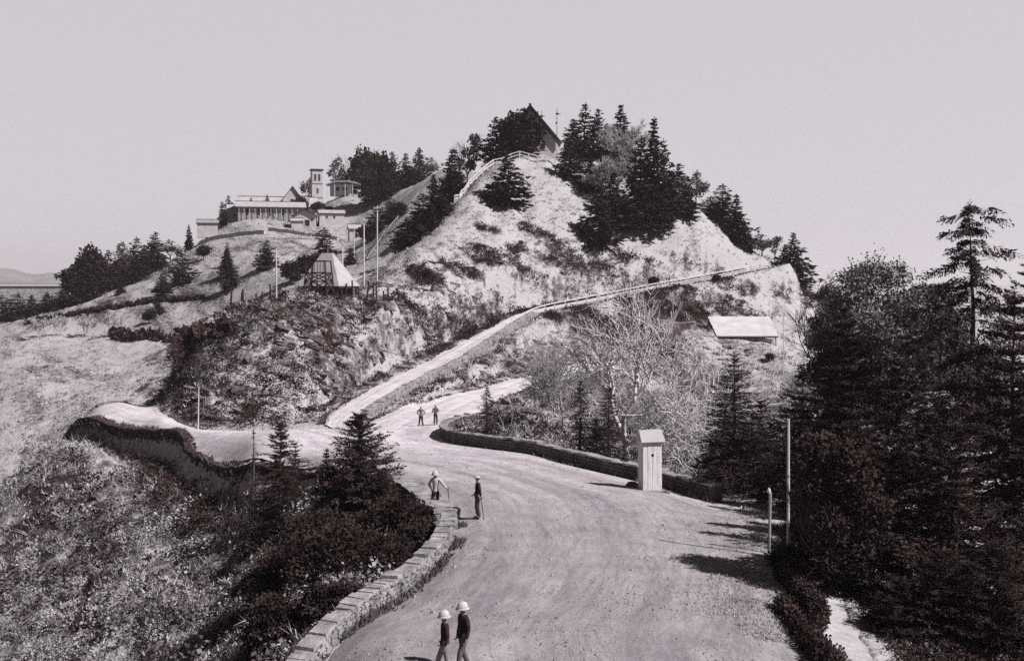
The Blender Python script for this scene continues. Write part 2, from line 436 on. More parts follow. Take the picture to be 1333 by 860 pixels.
PROMW = [(84, 116), (100, 110.5), (112, 108.5), (140, 104.5), (172, 100), (204, 95), (234, 89), (244, 84.5)]
PROM2 = [(245, 83.5), (252, 78), (279, 72), (318, 67.6), (415, 63.3), (465, 59.3)]
_dip = np.concatenate([spline(plan(PROMW), 60), spline(plan(PROM2), 60)])
def dip(x, y):
    """the drop at the outer foot of the bend's retaining wall"""
    d = np.zeros(np.shape(x)); near = (y > 50) & (y < 125) & (x < -2) & (x > -60)
    xs, ys = x[near], y[near]
    best = np.full(xs.shape, 1e9); sd = np.zeros(xs.shape); bi = np.zeros(xs.shape)
    for i in range(len(_dip) - 1):
        t = _dip[i + 1] - _dip[i]
        dd = np.hypot(xs - _dip[i, 0], ys - _dip[i, 1]); u = dd < best
        best[u] = dd[u]; bi[u] = i; sd[u] = (t[0] * (ys - _dip[i, 1]) - t[1] * (xs - _dip[i, 0]))[u]
    k = np.where(bi < 62, 1.6, 1.1) * (1 - smooth(95, 118, bi))
    d[near] = np.where(sd < 0, k * smooth(.3, .9, best) * (1 - smooth(2.0, 9.0, best)), 0)
    return d

def bumps(x, y, px, Y):
    a = np.interp(Y, [30, 60, 110, 200, 400, 700, 2000], [0.5, 1.0, 1.3, 1.3, 2.2, 2.5, 6.0])
    b = (fbm(x * 0.16, y * 0.16, 3, 4) - 0.5) * a + (fbm(x * 0.9 + 7, y * 0.9, 9, 3) - 0.5) * 0.55 * np.clip(a, 0, 1.3)
    ls = smooth(36, 50, Y) * (1 - smooth(98, 112, Y)) * (1 - smooth(-60, 10, px - np.interp(Y, [30, 36, 48, 64, 72, 86, 100, 110], [330, 440, 500, 360, 200, 190, 150, 80])))
    v = fbm(Y * .17 - x * .06, x * .035 + 5, 77, 3); rdg = 1 - np.abs(2 * v - 1)
    b = b + ls * (rdg * 3.4 - 2.4)
    kn = smooth(98, 106, Y) * (1 - smooth(150, 165, Y)) * smooth(190, 240, px) * (1 - smooth(660, 710, px))
    b = b + kn * (np.abs(fbm(x * .22 + Y * .1, Y * .12 - x * .08, 78, 4) - .5) * 3.6 - .5)
    hl = smooth(136, 150, Y) * (1 - smooth(225, 245, Y)) * smooth(470, 530, px) * (1 - smooth(1080, 1120, px))
    zb = base_h(px, Y)
    b = b * (1 - .6 * hl) + hl * ((np.abs(fbm(x * .13 + zb * .16, zb * .3 - x * .12, 84, 4) - .5) - .12) * 3.2 + (fbm(x * .5, zb * .8, 85, 3) - .5) * .9)
    b = b + kn * (fbm(x * .35 + zb * .3, zb * .6 - x * .2, 86, 4) - .5) * 2.2
    b = b * (1 - .8 * smooth(300, 330, Y) * (1 - smooth(395, 430, Y)) * smooth(220, 260, px) * (1 - smooth(470, 520, px)))
    return b

def ground(px, Y, carve_it=True):
    px, Y = np.broadcast_arrays(np.asarray(px, float), np.asarray(Y, float))
    px, Y = px.copy(), Y.copy()
    x = X(px, Y)
    z = base_h(px, Y)
    z = carve(x, Y, z)
    z = z - dip(x, Y)
    rd = road_dist(x, Y)
    z = z + bumps(x, Y, px, Y) * smooth(0.6, 3.5, rd) * np.where(Y < 50, np.where(px > 560, 0.25, 1.0), 1.0)
    return z
def G(px, Y): return float(ground(np.array([px]), np.array([Y]))[0])
def at(px, Y, dz=0.0): return Vector((X(px, Y), Y, G(px, Y) + dz))
def hit(px, py, y0=25.0, y1=460.0):
    """first place down the column px where the terrain rises to row py"""
    ys = np.exp(np.linspace(math.log(y0), math.log(y1), 900))
    rows = HY - F * ground(np.full(900, float(px)), ys) / ys
    k = np.nonzero(rows <= py)[0]
    return float(ys[k[0]]) if len(k) else float(ys[np.argmin(rows)])

NU, NV = 620, 640
gu = np.linspace(-700, 2100, NU)
lv = np.concatenate([np.linspace(math.log(8), math.log(460), NV - 70), np.linspace(math.log(460), math.log(9000), 71)[1:]])
NV = len(lv)
gp, gl = np.meshgrid(gu, lv)
gY = np.exp(gl)
gZ = ground(gp, gY)
gX = X(gp, gY)
_rd = road_dist(gX, gY)
gZs = gZ - 0.18 * (_rd <= 0)                                   # the ground lies a hand below the road sheets
V = np.stack([gX, gY, gZs], -1).reshape(-1, 3)
idx = np.arange(NU * NV).reshape(NV, NU)
Q = np.stack([idx[:-1, :-1], idx[:-1, 1:], idx[1:, 1:], idx[1:, :-1]], -1).reshape(-1, 4)

def ellipse(px, Y, c): return ((px - c[0]) / c[2]) ** 2 + ((np.log(Y) - math.log(c[1])) / c[3]) ** 2
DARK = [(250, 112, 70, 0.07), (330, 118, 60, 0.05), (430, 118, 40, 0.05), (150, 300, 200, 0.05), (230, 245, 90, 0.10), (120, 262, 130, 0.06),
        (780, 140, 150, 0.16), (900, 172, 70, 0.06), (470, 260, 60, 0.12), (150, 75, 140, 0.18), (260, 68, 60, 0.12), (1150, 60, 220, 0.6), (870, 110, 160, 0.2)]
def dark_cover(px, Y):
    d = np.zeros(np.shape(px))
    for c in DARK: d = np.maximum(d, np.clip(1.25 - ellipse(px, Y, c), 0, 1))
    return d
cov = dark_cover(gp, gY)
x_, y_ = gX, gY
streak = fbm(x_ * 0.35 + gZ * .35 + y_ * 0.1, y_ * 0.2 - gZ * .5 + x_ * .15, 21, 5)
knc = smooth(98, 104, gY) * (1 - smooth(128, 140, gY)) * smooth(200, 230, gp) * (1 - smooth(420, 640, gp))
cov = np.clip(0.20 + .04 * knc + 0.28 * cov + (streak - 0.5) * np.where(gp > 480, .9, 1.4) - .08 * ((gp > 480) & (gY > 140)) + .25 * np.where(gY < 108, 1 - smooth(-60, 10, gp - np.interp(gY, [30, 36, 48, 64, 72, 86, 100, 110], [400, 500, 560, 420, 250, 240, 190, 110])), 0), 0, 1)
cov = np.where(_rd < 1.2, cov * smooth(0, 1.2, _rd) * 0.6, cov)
HOLLOWS = [(630, 333, 30, 9), (685, 330, 22, 8), (555, 360, 16, 10), (780, 350, 60, 22), (720, 374, 45, 13), (835, 368, 45, 22), (500, 414, 40, 12), (545, 412, 30, 16), (585, 420, 30, 18), (620, 402, 35, 12), (660, 394, 30, 9),
           (340, 402, 50, 8), (430, 425, 50, 16), (478, 430, 45, 18), (440, 470, 28, 38), (375, 485, 32, 32), (225, 512, 32, 40), (250, 475, 24, 34), (292, 522, 34, 24), (330, 455, 30, 14), (520, 450, 22, 16), (570, 450, 16, 12),
           (880, 404, 50, 13), (930, 398, 46, 12), (850, 440, 40, 22), (760, 418, 40, 14), (1040, 385, 26, 10), (960, 372, 30, 8), (905, 345, 26, 7), (600, 352, 22, 6), (700, 300, 18, 5), (640, 300, 14, 4)]
def hollow(px, Y, z):
    """brushy hollows and bands dipping to the right across the hill face"""
    row = HY - F * z / Y; d = np.zeros(np.shape(px))
    for a, b, c, e_ in HOLLOWS:
        u, v = px - a, row - b
        v = v - u * .28
        d = np.maximum(d, np.clip(1.35 - .55 * ((u / c) ** 2 + (v / e_) ** 2), 0, 1))
    return d
_hz = hollow(gp, gY, gZ) * ((gY > 97) & (gY < 228))
cov = np.clip(cov + np.clip((fbm(x_ * .5 + gZ * .4, gZ * .9 - x_ * .3, 23, 4) - .62 + .24 * _hz) * 4, 0, .5) * (_hz > 0) * np.where(gY < 138, .5, 1), 0, 1)
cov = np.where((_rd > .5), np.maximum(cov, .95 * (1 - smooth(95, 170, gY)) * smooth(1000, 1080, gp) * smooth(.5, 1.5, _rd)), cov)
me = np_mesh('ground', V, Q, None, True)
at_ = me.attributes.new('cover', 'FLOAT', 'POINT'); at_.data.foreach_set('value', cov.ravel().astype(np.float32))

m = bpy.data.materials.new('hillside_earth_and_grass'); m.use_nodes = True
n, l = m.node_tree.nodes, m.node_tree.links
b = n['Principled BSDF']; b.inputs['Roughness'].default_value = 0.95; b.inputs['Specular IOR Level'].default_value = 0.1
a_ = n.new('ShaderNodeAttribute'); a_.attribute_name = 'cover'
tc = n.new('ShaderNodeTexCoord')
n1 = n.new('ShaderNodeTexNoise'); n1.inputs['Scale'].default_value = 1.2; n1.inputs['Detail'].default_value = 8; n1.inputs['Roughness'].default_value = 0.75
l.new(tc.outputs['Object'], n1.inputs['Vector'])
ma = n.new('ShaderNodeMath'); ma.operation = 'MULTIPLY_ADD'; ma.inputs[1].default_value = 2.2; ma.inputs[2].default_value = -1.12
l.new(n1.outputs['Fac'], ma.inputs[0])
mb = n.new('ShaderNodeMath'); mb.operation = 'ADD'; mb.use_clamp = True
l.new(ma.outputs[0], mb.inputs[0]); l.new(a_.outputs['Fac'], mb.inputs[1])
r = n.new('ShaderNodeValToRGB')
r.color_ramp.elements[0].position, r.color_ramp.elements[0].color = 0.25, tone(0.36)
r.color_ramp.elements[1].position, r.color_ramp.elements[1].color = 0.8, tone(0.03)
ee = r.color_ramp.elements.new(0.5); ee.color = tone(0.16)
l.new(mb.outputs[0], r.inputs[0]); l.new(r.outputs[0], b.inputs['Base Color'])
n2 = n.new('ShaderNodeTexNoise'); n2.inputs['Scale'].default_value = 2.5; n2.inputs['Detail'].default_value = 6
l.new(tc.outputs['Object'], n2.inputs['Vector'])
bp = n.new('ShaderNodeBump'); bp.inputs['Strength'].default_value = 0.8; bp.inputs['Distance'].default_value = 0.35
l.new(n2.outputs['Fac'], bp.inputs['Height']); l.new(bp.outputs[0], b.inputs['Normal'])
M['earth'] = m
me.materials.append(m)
ground_o = link('ground', me); tag(ground_o, kind='structure')

# far hills on the horizon, left and right
def hills(name, px0, px1, Y, top, seed):
    nu, nv = 120, 14
    p = np.linspace(px0, px1, nu)
    env = np.clip(np.minimum((p - px0), (px1 - p)) / (0.2 * (px1 - px0)), 0, 1)
    h = (fbm(p * 0.012, p * 0 + 3, seed, 4) * 0.8 + 0.35) * top * env
    rows, xs = [], []
    for j in range(nv):
        t = j / (nv - 1)
        yy = Y + (t - 0.5) * Y * 0.4
        prof = math.sin(math.pi * t) ** 0.9
        zz = -40 + (h * (0.85 + 0.3 * fbm(p * 0.03, p * 0 + j * 0.5, seed + 5, 3)) + 0) * prof
        rows.append(np.stack([X(p, Y) * (yy / Y), np.full(nu, yy), zz], -1))
    V = np.concatenate(rows); i = np.arange(nu * nv).reshape(nv, nu)
    Q = np.stack([i[:-1, :-1], i[:-1, 1:], i[1:, 1:], i[1:, :-1]], -1).reshape(-1, 4)
    return tag(link(name, np_mesh(name, V, Q, M['hills'], True)), kind='structure')
hills('hills', -900, 420, 5200, 105, 4)
hills('hills', 1500, 2600, 6000, 60, 11)

# ------------------------------------------------------------------ roads
m = mat('gravel_road', 0.30, 0.44, 0.6, bump=0.35, bscale=14, mid=(0.3, 0.7))
n, l = m.node_tree.nodes, m.node_tree.links
b = n['Principled BSDF']
uv = n.new('ShaderNodeTexCoord'); mp = n.new('ShaderNodeMapping'); mp.inputs['Scale'].default_value = (34, 0.5, 1)
l.new(uv.outputs['UV'], mp.inputs[0])
nz = n.new('ShaderNodeTexNoise'); nz.inputs['Scale'].default_value = 1.0; nz.inputs['Detail'].default_value = 4; nz.inputs['Distortion'].default_value = 1.6
l.new(mp.outputs[0], nz.inputs['Vector'])
rr = n.new('ShaderNodeValToRGB'); rr.color_ramp.elements[0].position = 0.32; rr.color_ramp.elements[1].position = 0.6
rr.color_ramp.elements[0].color = (0.86, 0.84, 0.86, 1); rr.color_ramp.elements[1].color = (1.12, 1.12, 1.12, 1)
l.new(nz.outputs['Fac'], rr.inputs[0])
fine = n.new('ShaderNodeTexNoise'); fine.inputs['Scale'].default_value = 9.0; fine.inputs['Detail'].default_value = 6; fine.inputs['Roughness'].default_value = 0.8
l.new(uv.outputs['Object'], fine.inputs['Vector'])
fr = n.new('ShaderNodeValToRGB'); fr.color_ramp.elements[0].position = 0.33; fr.color_ramp.elements[1].position = 0.62
fr.color_ramp.elements[0].color = (0.7, 0.68, 0.7, 1); fr.color_ramp.elements[1].color = (1.12, 1.12, 1.12, 1)
l.new(fine.outputs['Fac'], fr.inputs[0])
mp3 = n.new('ShaderNodeMapping'); mp3.inputs['Scale'].default_value = (9, 0.035, 1); l.new(uv.outputs['UV'], mp3.inputs[0])
rut = n.new('ShaderNodeTexNoise'); rut.inputs['Scale'].default_value = 1.0; rut.inputs['Detail'].default_value = 5; rut.inputs['Distortion'].default_value = .25; rut.inputs['Roughness'].default_value = .6
l.new(mp3.outputs[0], rut.inputs['Vector'])
rr3 = n.new('ShaderNodeValToRGB'); rr3.color_ramp.elements[0].position = 0.36; rr3.color_ramp.elements[1].position = 0.58
rr3.color_ramp.elements[0].color = (0.76, 0.74, 0.76, 1); rr3.color_ramp.elements[1].color = (1.08, 1.08, 1.08, 1)
l.new(rut.outputs['Fac'], rr3.inputs[0])
mx0 = n.new('ShaderNodeMix'); mx0.data_type = 'RGBA'; mx0.blend_type = 'MULTIPLY'; mx0.inputs[0].default_value = 1.0
l.new(b.inputs['Base Color'].links[0].from_socket, mx0.inputs[6]); l.new(rr3.outputs[0], mx0.inputs[7])
src = mx0.outputs[2]
mx = n.new('ShaderNodeMix'); mx.data_type = 'RGBA'; mx.blend_type = 'MULTIPLY'; mx.inputs[0].default_value = 1.0
l.new(src, mx.inputs[6]); l.new(rr.outputs[0], mx.inputs[7])
mx2 = n.new('ShaderNodeMix'); mx2.data_type = 'RGBA'; mx2.blend_type = 'MULTIPLY'; mx2.inputs[0].default_value = 1.0
l.new(mx.outputs[2], mx2.inputs[6]); l.new(fr.outputs[0], mx2.inputs[7]); l.new(mx2.outputs[2], b.inputs['Base Color'])
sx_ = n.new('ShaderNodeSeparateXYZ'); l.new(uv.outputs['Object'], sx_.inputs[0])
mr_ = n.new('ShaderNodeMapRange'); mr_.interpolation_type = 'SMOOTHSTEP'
for k_, v_ in ((1, 36.0), (2, 92.0), (3, 0.7), (4, 1.42)): mr_.inputs[k_].default_value = v_  # road colour pales with distance, standing in for grazing reflection
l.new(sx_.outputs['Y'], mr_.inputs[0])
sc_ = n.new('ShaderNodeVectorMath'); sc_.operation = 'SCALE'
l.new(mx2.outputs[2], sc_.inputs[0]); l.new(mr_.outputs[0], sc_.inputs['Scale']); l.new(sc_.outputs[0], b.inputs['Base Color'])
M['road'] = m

def ribbon(name, Lp, Rp, n, mcount, off, m, zs=None):
    Ls, Rs = spline(plan(Lp), n), spline(plan(Rp), n)
    t = np.linspace(0, 1, mcount)[None, :, None]
    P = Ls[:, None] * (1 - t) + Rs[:, None] * t
    wob = (fbm(P[..., 1] * 0.5, P[..., 0] * 0.5, 31, 3) - 0.5) * 0.7
    edge = np.zeros(mcount); edge[0] = edge[-1] = 1
    P[..., 0] += wob * edge[None]
    if zs is None:
        z = ground(PX(P[..., 0], P[..., 1]), P[..., 1])
    else: z = np.repeat(zs[:, None], mcount, 1)
    z = z + off
    Vv = np.concatenate([P, z[..., None]], -1).reshape(-1, 3)
    i = np.arange(n * mcount).reshape(n, mcount)
    Qs = np.stack([i[:-1, :-1], i[:-1, 1:], i[1:, 1:], i[1:, :-1]], -1).reshape(-1, 4)
    me = np_mesh(name, Vv, Qs, m, True)
    s = np.concatenate([[0], np.cumsum(np.linalg.norm(np.diff((Ls + Rs) / 2, axis=0), axis=1))])
    U = np.stack([np.repeat(np.linspace(0, 1, mcount)[None], n, 0), np.repeat(s[:, None], mcount, 1)], -1).reshape(-1, 2)
    uvl = me.uv_layers.new(name='UVMap')
    uvl.data.foreach_set('uv', U[Qs.ravel()].ravel().astype(np.float32))
    return tag(link(name, me), kind='structure')
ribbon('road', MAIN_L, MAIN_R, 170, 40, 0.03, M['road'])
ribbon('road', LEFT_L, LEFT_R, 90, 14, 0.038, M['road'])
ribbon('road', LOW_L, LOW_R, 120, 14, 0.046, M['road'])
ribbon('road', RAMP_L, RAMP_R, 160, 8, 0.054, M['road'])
M['path'] = mat('footpath_gravel', 0.3, 0.44, 2.5, bump=0.4, bscale=10)
ribbon('path', PATH_L, PATH_R, 40, 6, 0.05, M['path'])

# ------------------------------------------------------------------ stone walls
def wall_blocks(path, height, thick, course, length, depth=0.06, seed=1, cap=True, drop=1.0, z0=-0.12):
    """rubble wall along path [(x, y, z of foot)]; returns blocks and coping as two MBs"""
    R = random.Random(seed)
    body, cop = MB(), MB()
    P = np.array(path, float)
    s = np.concatenate([[0], np.cumsum(np.linalg.norm(np.diff(P[:, :2], axis=0), axis=1))])
    def pt(u):
        u = min(max(u, 0), s[-1]); p = [np.interp(u, s, P[:, k]) for k in range(3)]
        a = [np.interp(max(u - 0.3, 0), s, P[:, k]) for k in range(2)]; b = [np.interp(min(u + 0.3, s[-1]), s, P[:, k]) for k in range(2)]
        d = np.array([b[0] - a[0], b[1] - a[1]]); d /= max(1e-6, np.hypot(*d))
        return np.array(p), np.array([-d[1], d[0]])
    def H(u): return height(u / s[-1]) if callable(height) else height
    # core
    N = max(4, int(s[-1] / 0.6)); prev = None
    for k in range(N + 1):
        u = s[-1] * k / N; p, nn = pt(u); h = H(u) - 0.06
        sec = []
        for sd in (-1, 1):
            q = p[:2] + nn * sd * (thick / 2 - 0.05); sec += [(q[0], q[1], p[2] - drop), (q[0], q[1], p[2] + h)]
        if prev: body.hexa([prev[0], prev[2], sec[2], sec[0], prev[1], prev[3], sec[3], sec[1]])
        prev = sec
    for sd in (-1, 1):
        z = z0
        row = 0
        hmax = max(H(s[-1] * k / 20) for k in range(21))
        while z < hmax - 0.05:
            ch = course * R.uniform(0.8, 1.25)
            u = -R.uniform(0, length)
            while u < s[-1]:
                L = length * R.uniform(0.55, 1.5)
                u0, u1 = max(u, 0), min(u + L - 0.03, s[-1])
                u += L
                if u1 - u0 < 0.08 or z + ch * 0.5 > H((u0 + u1) / 2): continue
                a, na = pt(u0); b2, nb = pt(u1)
                base, o = thick / 2 - 0.06, thick / 2 + R.uniform(0.2, 1.0) * depth
                g = 0.025
                vs = []
                for zz, gz in ((z + 0.012, g), (z + ch - 0.012, -g)):
                    for (pp, nn2, off, du) in ((a, na, base, 0), (b2, nb, base, 0), (b2, nb, o, -1), (a, na, o, 1)):
                        q = pp[:2] + nn2 * sd * off
                        t = np.array([nn2[1], -nn2[0]]) * du * g
                        j = R.uniform(-0.015, 0.015)
                        vs.append((q[0] + t[0], q[1] + t[1], pp[2] + zz + (gz if du else 0) + j))
                if sd < 0: vs = [vs[1], vs[0], vs[3], vs[2], vs[5], vs[4], vs[7], vs[6]]
                body.hexa(vs)
            z += ch; row += 1
    if cap:
        u = 0.0
        while u < s[-1] - 0.05:
            L = length * R.uniform(0.6, 1.7); u1 = min(u + L - 0.02, s[-1])
            a, na = pt(u); b2, nb = pt(u1)
            ha, hb = H(u), H(u1)
            vs = []
            jz = R.uniform(-0.03, 0.03)
            w1, w2 = thick / 2 + R.uniform(0.03, 0.1), thick / 2 + R.uniform(0.03, 0.1)
            for zz in (0.0, R.uniform(0.05, 0.16)):
                k = 1.0 if zz == 0 else 0.94
                for (pp, nn2, h, sgn) in ((a, na, ha, -1), (b2, nb, hb, -1), (b2, nb, hb, 1), (a, na, ha, 1)):
                    q = pp[:2] + nn2 * sgn * (w1 if sgn > 0 else w2) * k
                    vs.append((q[0], q[1], pp[2] + h + zz + jz + R.uniform(-0.025, 0.025)))
            cop.hexa(vs); u += L
    return body, cop

def stone_wall(name, pts, height, thick, course, length, ms, mc, label, cat, seed=1, n=60, cap=True, drop=1.0, zfun=None, depth=0.06, z0=-0.12):
    P = spline(np.array([(X(p, y), y) for p, y in pts]), n)
    z = ground(PX(P[:, 0], P[:, 1]), P[:, 1], True) if zfun is None else zfun(P)
    o0 = Vector((P[0, 0], P[0, 1], z[0]))
    path = [(P[i, 0] - o0.x, P[i, 1] - o0.y, z[i] - o0.z) for i in range(n)]
    body, cop = wall_blocks(path, height, thick, course, length, seed=seed, cap=cap, drop=drop, depth=depth, z0=z0)
    t = empty(name, o0, label, cat)
    body.build('masonry', ms, t)
    if cap: cop.build('coping', mc, t)
    return t

NEARW = [(250, 27), (330, 30.5), (415, 34), (490, 37.5), (556, 42), (582, 45), (584, 47.3)]
stone_wall('stone_wall', NEARW, 0.72, 0.5, 0.17, 0.3, M['stone'], M['coping'],
           'low rubble stone wall curving along the left side of the near road', 'stone wall', 3, 90, depth=0.10)
stone_wall('stone_wall', [(582, 48.2), (566, 50.0), (549, 53), (524, 56)], 0.5, 1.1, 0.2, 0.7, M['stone'], M['coping'],
           'short wall end with broad pale slabs on top, beside the figure in white', 'stone wall', 5, 30)
CURVW = [(640, 98), (606, 95.5), (585, 92), (577, 88.5), (583, 84.5), (605, 80), (640, 76.5), (695, 72.3), (760, 67.5), (830, 63), (880, 60), (935, 56.5)]
stone_wall('stone_wall', CURVW, 0.8, 0.5, 0.24, 0.5, M['stone_dark'], M['coping'],
           'long low parapet wall sweeping round behind the narrow wooden booth', 'stone wall', 7, 120)
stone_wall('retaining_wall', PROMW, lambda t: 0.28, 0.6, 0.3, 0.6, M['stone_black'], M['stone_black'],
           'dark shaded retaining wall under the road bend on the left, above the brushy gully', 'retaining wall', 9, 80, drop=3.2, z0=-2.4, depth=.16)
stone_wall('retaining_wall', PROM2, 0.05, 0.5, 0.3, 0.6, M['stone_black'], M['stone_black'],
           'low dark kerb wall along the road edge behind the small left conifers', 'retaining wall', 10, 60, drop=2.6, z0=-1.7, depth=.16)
# ramp wall: its top follows the ramp, its foot the lower road
def ramp_path(n=70):
    i = np.linspace(22, 86, n).astype(int)
    return i
ii = ramp_path()
Pw = RR[ii]; out_n = np.stack([RR[ii, 0] - RL[ii, 0], RR[ii, 1] - RL[ii, 1]], -1); out_n /= np.linalg.norm(out_n, axis=1)[:, None]
Pw = Pw + out_n * 0.35
ztop = RZ[ii] + 0.45
Pf = Pw + out_n * 1.0
zfoot = np.minimum(ground(PX(Pf[:, 0], Pf[:, 1]), Pf[:, 1]) - 0.25, ztop - 0.6)
o0 = Vector((Pw[0, 0], Pw[0, 1], ztop[0]))
# build as a top-aligned wall: path at the top, courses downwards
hh = (ztop - zfoot)
path = [(Pw[i, 0] - o0.x, Pw[i, 1] - o0.y, zfoot[i] - o0.z) for i in range(len(ii))]
sN = np.linspace(0, 1, len(ii))
body, cop = wall_blocks(path, lambda t: float(np.interp(t, sN, hh)), 0.55, 0.34, 0.62, seed=12)
t = empty('retaining_wall', o0, 'long sloping stone retaining wall holding up the ramp road across the middle', 'retaining wall')
body.build('masonry', M['stone'], t); cop.build('coping', M['coping'], t)

# ------------------------------------------------------------------ fences
def fence(name, pts, gap, h, w, rails, m, label, cat='fence', group=None, lean=0.0, n=200, post_h=None, zfun=None):
    P = resample(np.array([(X(p, y), y) for p, y in pts]), n)
    z = ground(PX(P[:, 0], P[:, 1]), P[:, 1]) if zfun is None else zfun(P)
    s = np.concatenate([[0], np.cumsum(np.linalg.norm(np.diff(P, axis=0), axis=1))])
    o0 = Vector((P[0, 0], P[0, 1], z[0]))
    t = empty(name, o0, label, cat, group)
    k = max(2, int(round(s[-1] / gap)) + 1)
    tops = []
    for i in range(k):
        u = s[-1] * i / (k - 1)
        p = Vector((np.interp(u, s, P[:, 0]), np.interp(u, s, P[:, 1]), np.interp(u, s, z))) - o0
        dx, dy = random.uniform(-lean, lean), random.uniform(-lean, lean)
        hp = h * random.uniform(0.93, 1.07) if lean else h
        mb = MB(); mb.bar(p - Vector((0, 0, 0.4)), p + Vector((dx, dy, hp)), w * 1.4, w * 1.3)
        mb.build('post', m, t)
        tops.append((p, Vector((dx, dy, hp))))
    for fr in rails:
        mb = MB()
        for (p, d), (q, d2) in zip(tops[:-1], tops[1:]):
            mb.bar(p + d * fr, q + d2 * fr, w, w)
        mb.build('rail', m, t)
    return t
def fline(pxpys): return [(p, hit(p, r)) for p, r in pxpys]
RF = [(PX(a, b), b) for a, b in (RR[70:] + (RR[70:] - RL[70:]) / np.linalg.norm(RR[70:] - RL[70:], axis=1)[:, None] * 0.3)][::3]
fence('rail_fence', RF, 2.3, 1.05, 0.2, (0.42, 0.9), M['timber_pale'], 'long whitewashed rail fence along the ramp road across the hill', zfun=lambda P: np.interp(P[:, 1], RR[:, 1], RZ) + 0.05)
SUM1 = [(592, 200), (612, 211), (640, 217), (668, 218), (694, 218), (722, 219)]
fence('rail_fence', SUM1, 1.7, 1.3, 0.26, (0.5, 0.95), M['timber_pale'], 'short whitewashed rail fence round the left of the hilltop under the dark round trees')
fence('rail_fence', [(762, 219), (790, 220), (818, 221)], 1.4, 1.25, 0.24, (0.45, 0.92), M['timber_pale'], 'short white fence glimpsed between the dark conifers right of the summit')
fence('rail_fence', [(468, 216), (492, 235), (520, 254), (545, 270)], 3.0, 1.0, 0.15, (0.9,), M['pole_wood'], 'thin sloping fence beside the steep path left of the big hill')
fence('terrace_fence', [(262, 333), (285, 328), (310, 322), (335, 320)], 1.7, 1.3, 0.22, (0.25,), M['plaster'], 'pale post balustrade on the terrace below the mission, left run')
fence('terrace_fence', [(345, 306), (375, 303), (405, 300)], 1.7, 1.3, 0.22, (0.25,), M['plaster'], 'pale post balustrade below the gabled cottage on the far slope')

# dark stakes round the hut
for px, Y in ((300, 127), (314, 128), (317, 128), (334, 130), (340, 131), (352, 132)):
    p = at(px, Y, -0.3)
    mb = MB(); mb.bar((0, 0, 0), (random.uniform(-.15, .15), 0, random.uniform(2.0, 2.7)), 0.26, 0.2, 6)
    o = mb.build('stake', M['timber_dark'])
    o.location = p; tag(o, 'dark wooden stake standing in the row left of the hut on the cut bank', 'stake', 'stakes left of the hut')
for px, Y in ((404, 136), (414, 136), (437, 137), (446, 137), (449, 138), (459, 138), (468, 139), (478, 140), (486, 140), (490, 140), (498, 141), (506, 141)):
    p = at(px, Y, -0.3)
    mb = MB(); mb.bar((0, 0, 0), (random.uniform(-.2, .2), 0, random.uniform(1.9, 2.5)), 0.24, 0.18, 6)
    o = mb.build('stake', M['timber_dark'])
    o.location = p; tag(o, 'dark wooden stake in the row below and right of the thatched hut', 'stake', 'stakes right of the hut')

# ------------------------------------------------------------------ poles
def pole(px, Y, toprow, w, m, label, name='utility_pole', cat='pole', arm=None, w2=None, bands=()):
    p = at(px, Y, -0.3); h = (HY - toprow) / F * Y - p.z
    t = empty(name, p, label, cat)
    MB().bar((0, 0, 0), (random.uniform(-.06, .06), 0, h), w, w2 or w * 0.75, 8).build('shaft', m, t)
    if arm:
        for k, (dz, L) in enumerate(arm):
            MB().box((0, -w * 0.6, h - dz), (L, 0.09, 0.1)).build('crossarm', m, t)
            for sx in (-1, 1):
                MB().lathe([(0.02, 0), (0.05, 0.03), (0.05, 0.1), (0.02, 0.14)], 8, (sx * L * 0.42, -w * 0.6, h - dz + 0.05)).build('insulator', M['plaster'], t)
    return t
pole(474, 148, 284, 0.22, M['pole_pale'], 'pale telegraph pole right behind the thatched hut', arm=((0.3, 0.9),))
pole(491, 150, 268, 0.2, M['pole_pale'], 'tallest pale telegraph pole on the hut platform', arm=((0.3, 0.9),))
pole(446, 214, 314, 0.3, M['pole_pale'], 'thick pale pole showing just behind the peak of the hut roof', arm=((0.4, 1.2),))
pole(461, 232, 298, 0.22, M['pole_pale'], 'thin pale pole under the steep path on the far slope')
pole(360, 131, 317, 0.17, M['pole_pale'], 'slender pole alone on the cut bank left of the hut', arm=((0.25, 0.7),))
pole(258, 99.5, 503, 0.11, M['pole_pale'], 'thin pale stake pole at the foot of the dark cut bank')
pole(710, 128, 455, 0.10, M['pole_pale'], 'very thin pale pole beside the lower road where it goes behind the scrub')
pole(1020, 150, 412, 0.12, M['pole_pale'], 'thin pole standing by the right end of the pale shed roof on the right slope')
t = pole(1026, 42.6, 545, 0.12, M['timber_pale'], 'tall thin white pole in front of the dark right hand conifers', name='signal_pole', w2=0.10)
MB().lathe([(0.06, 0), (0.075, 0.03), (0.075, 0.1), (0.05, 0.14)], 10, (0, 0, 3.5)).build('band', M['pole_wood'], t)
t = pole(1001, 43.5, 641, 0.10, M['pole_wood'], 'short weathered post left of the tall thin white pole', name='post', w2=0.12)
MB().lathe([(0.05, 0), (0.075, 0.02), (0.07, 0.12), (0.03, 0.2)], 10, (0, 0, 2.62)).build('cap', M['pole_pale'], t)

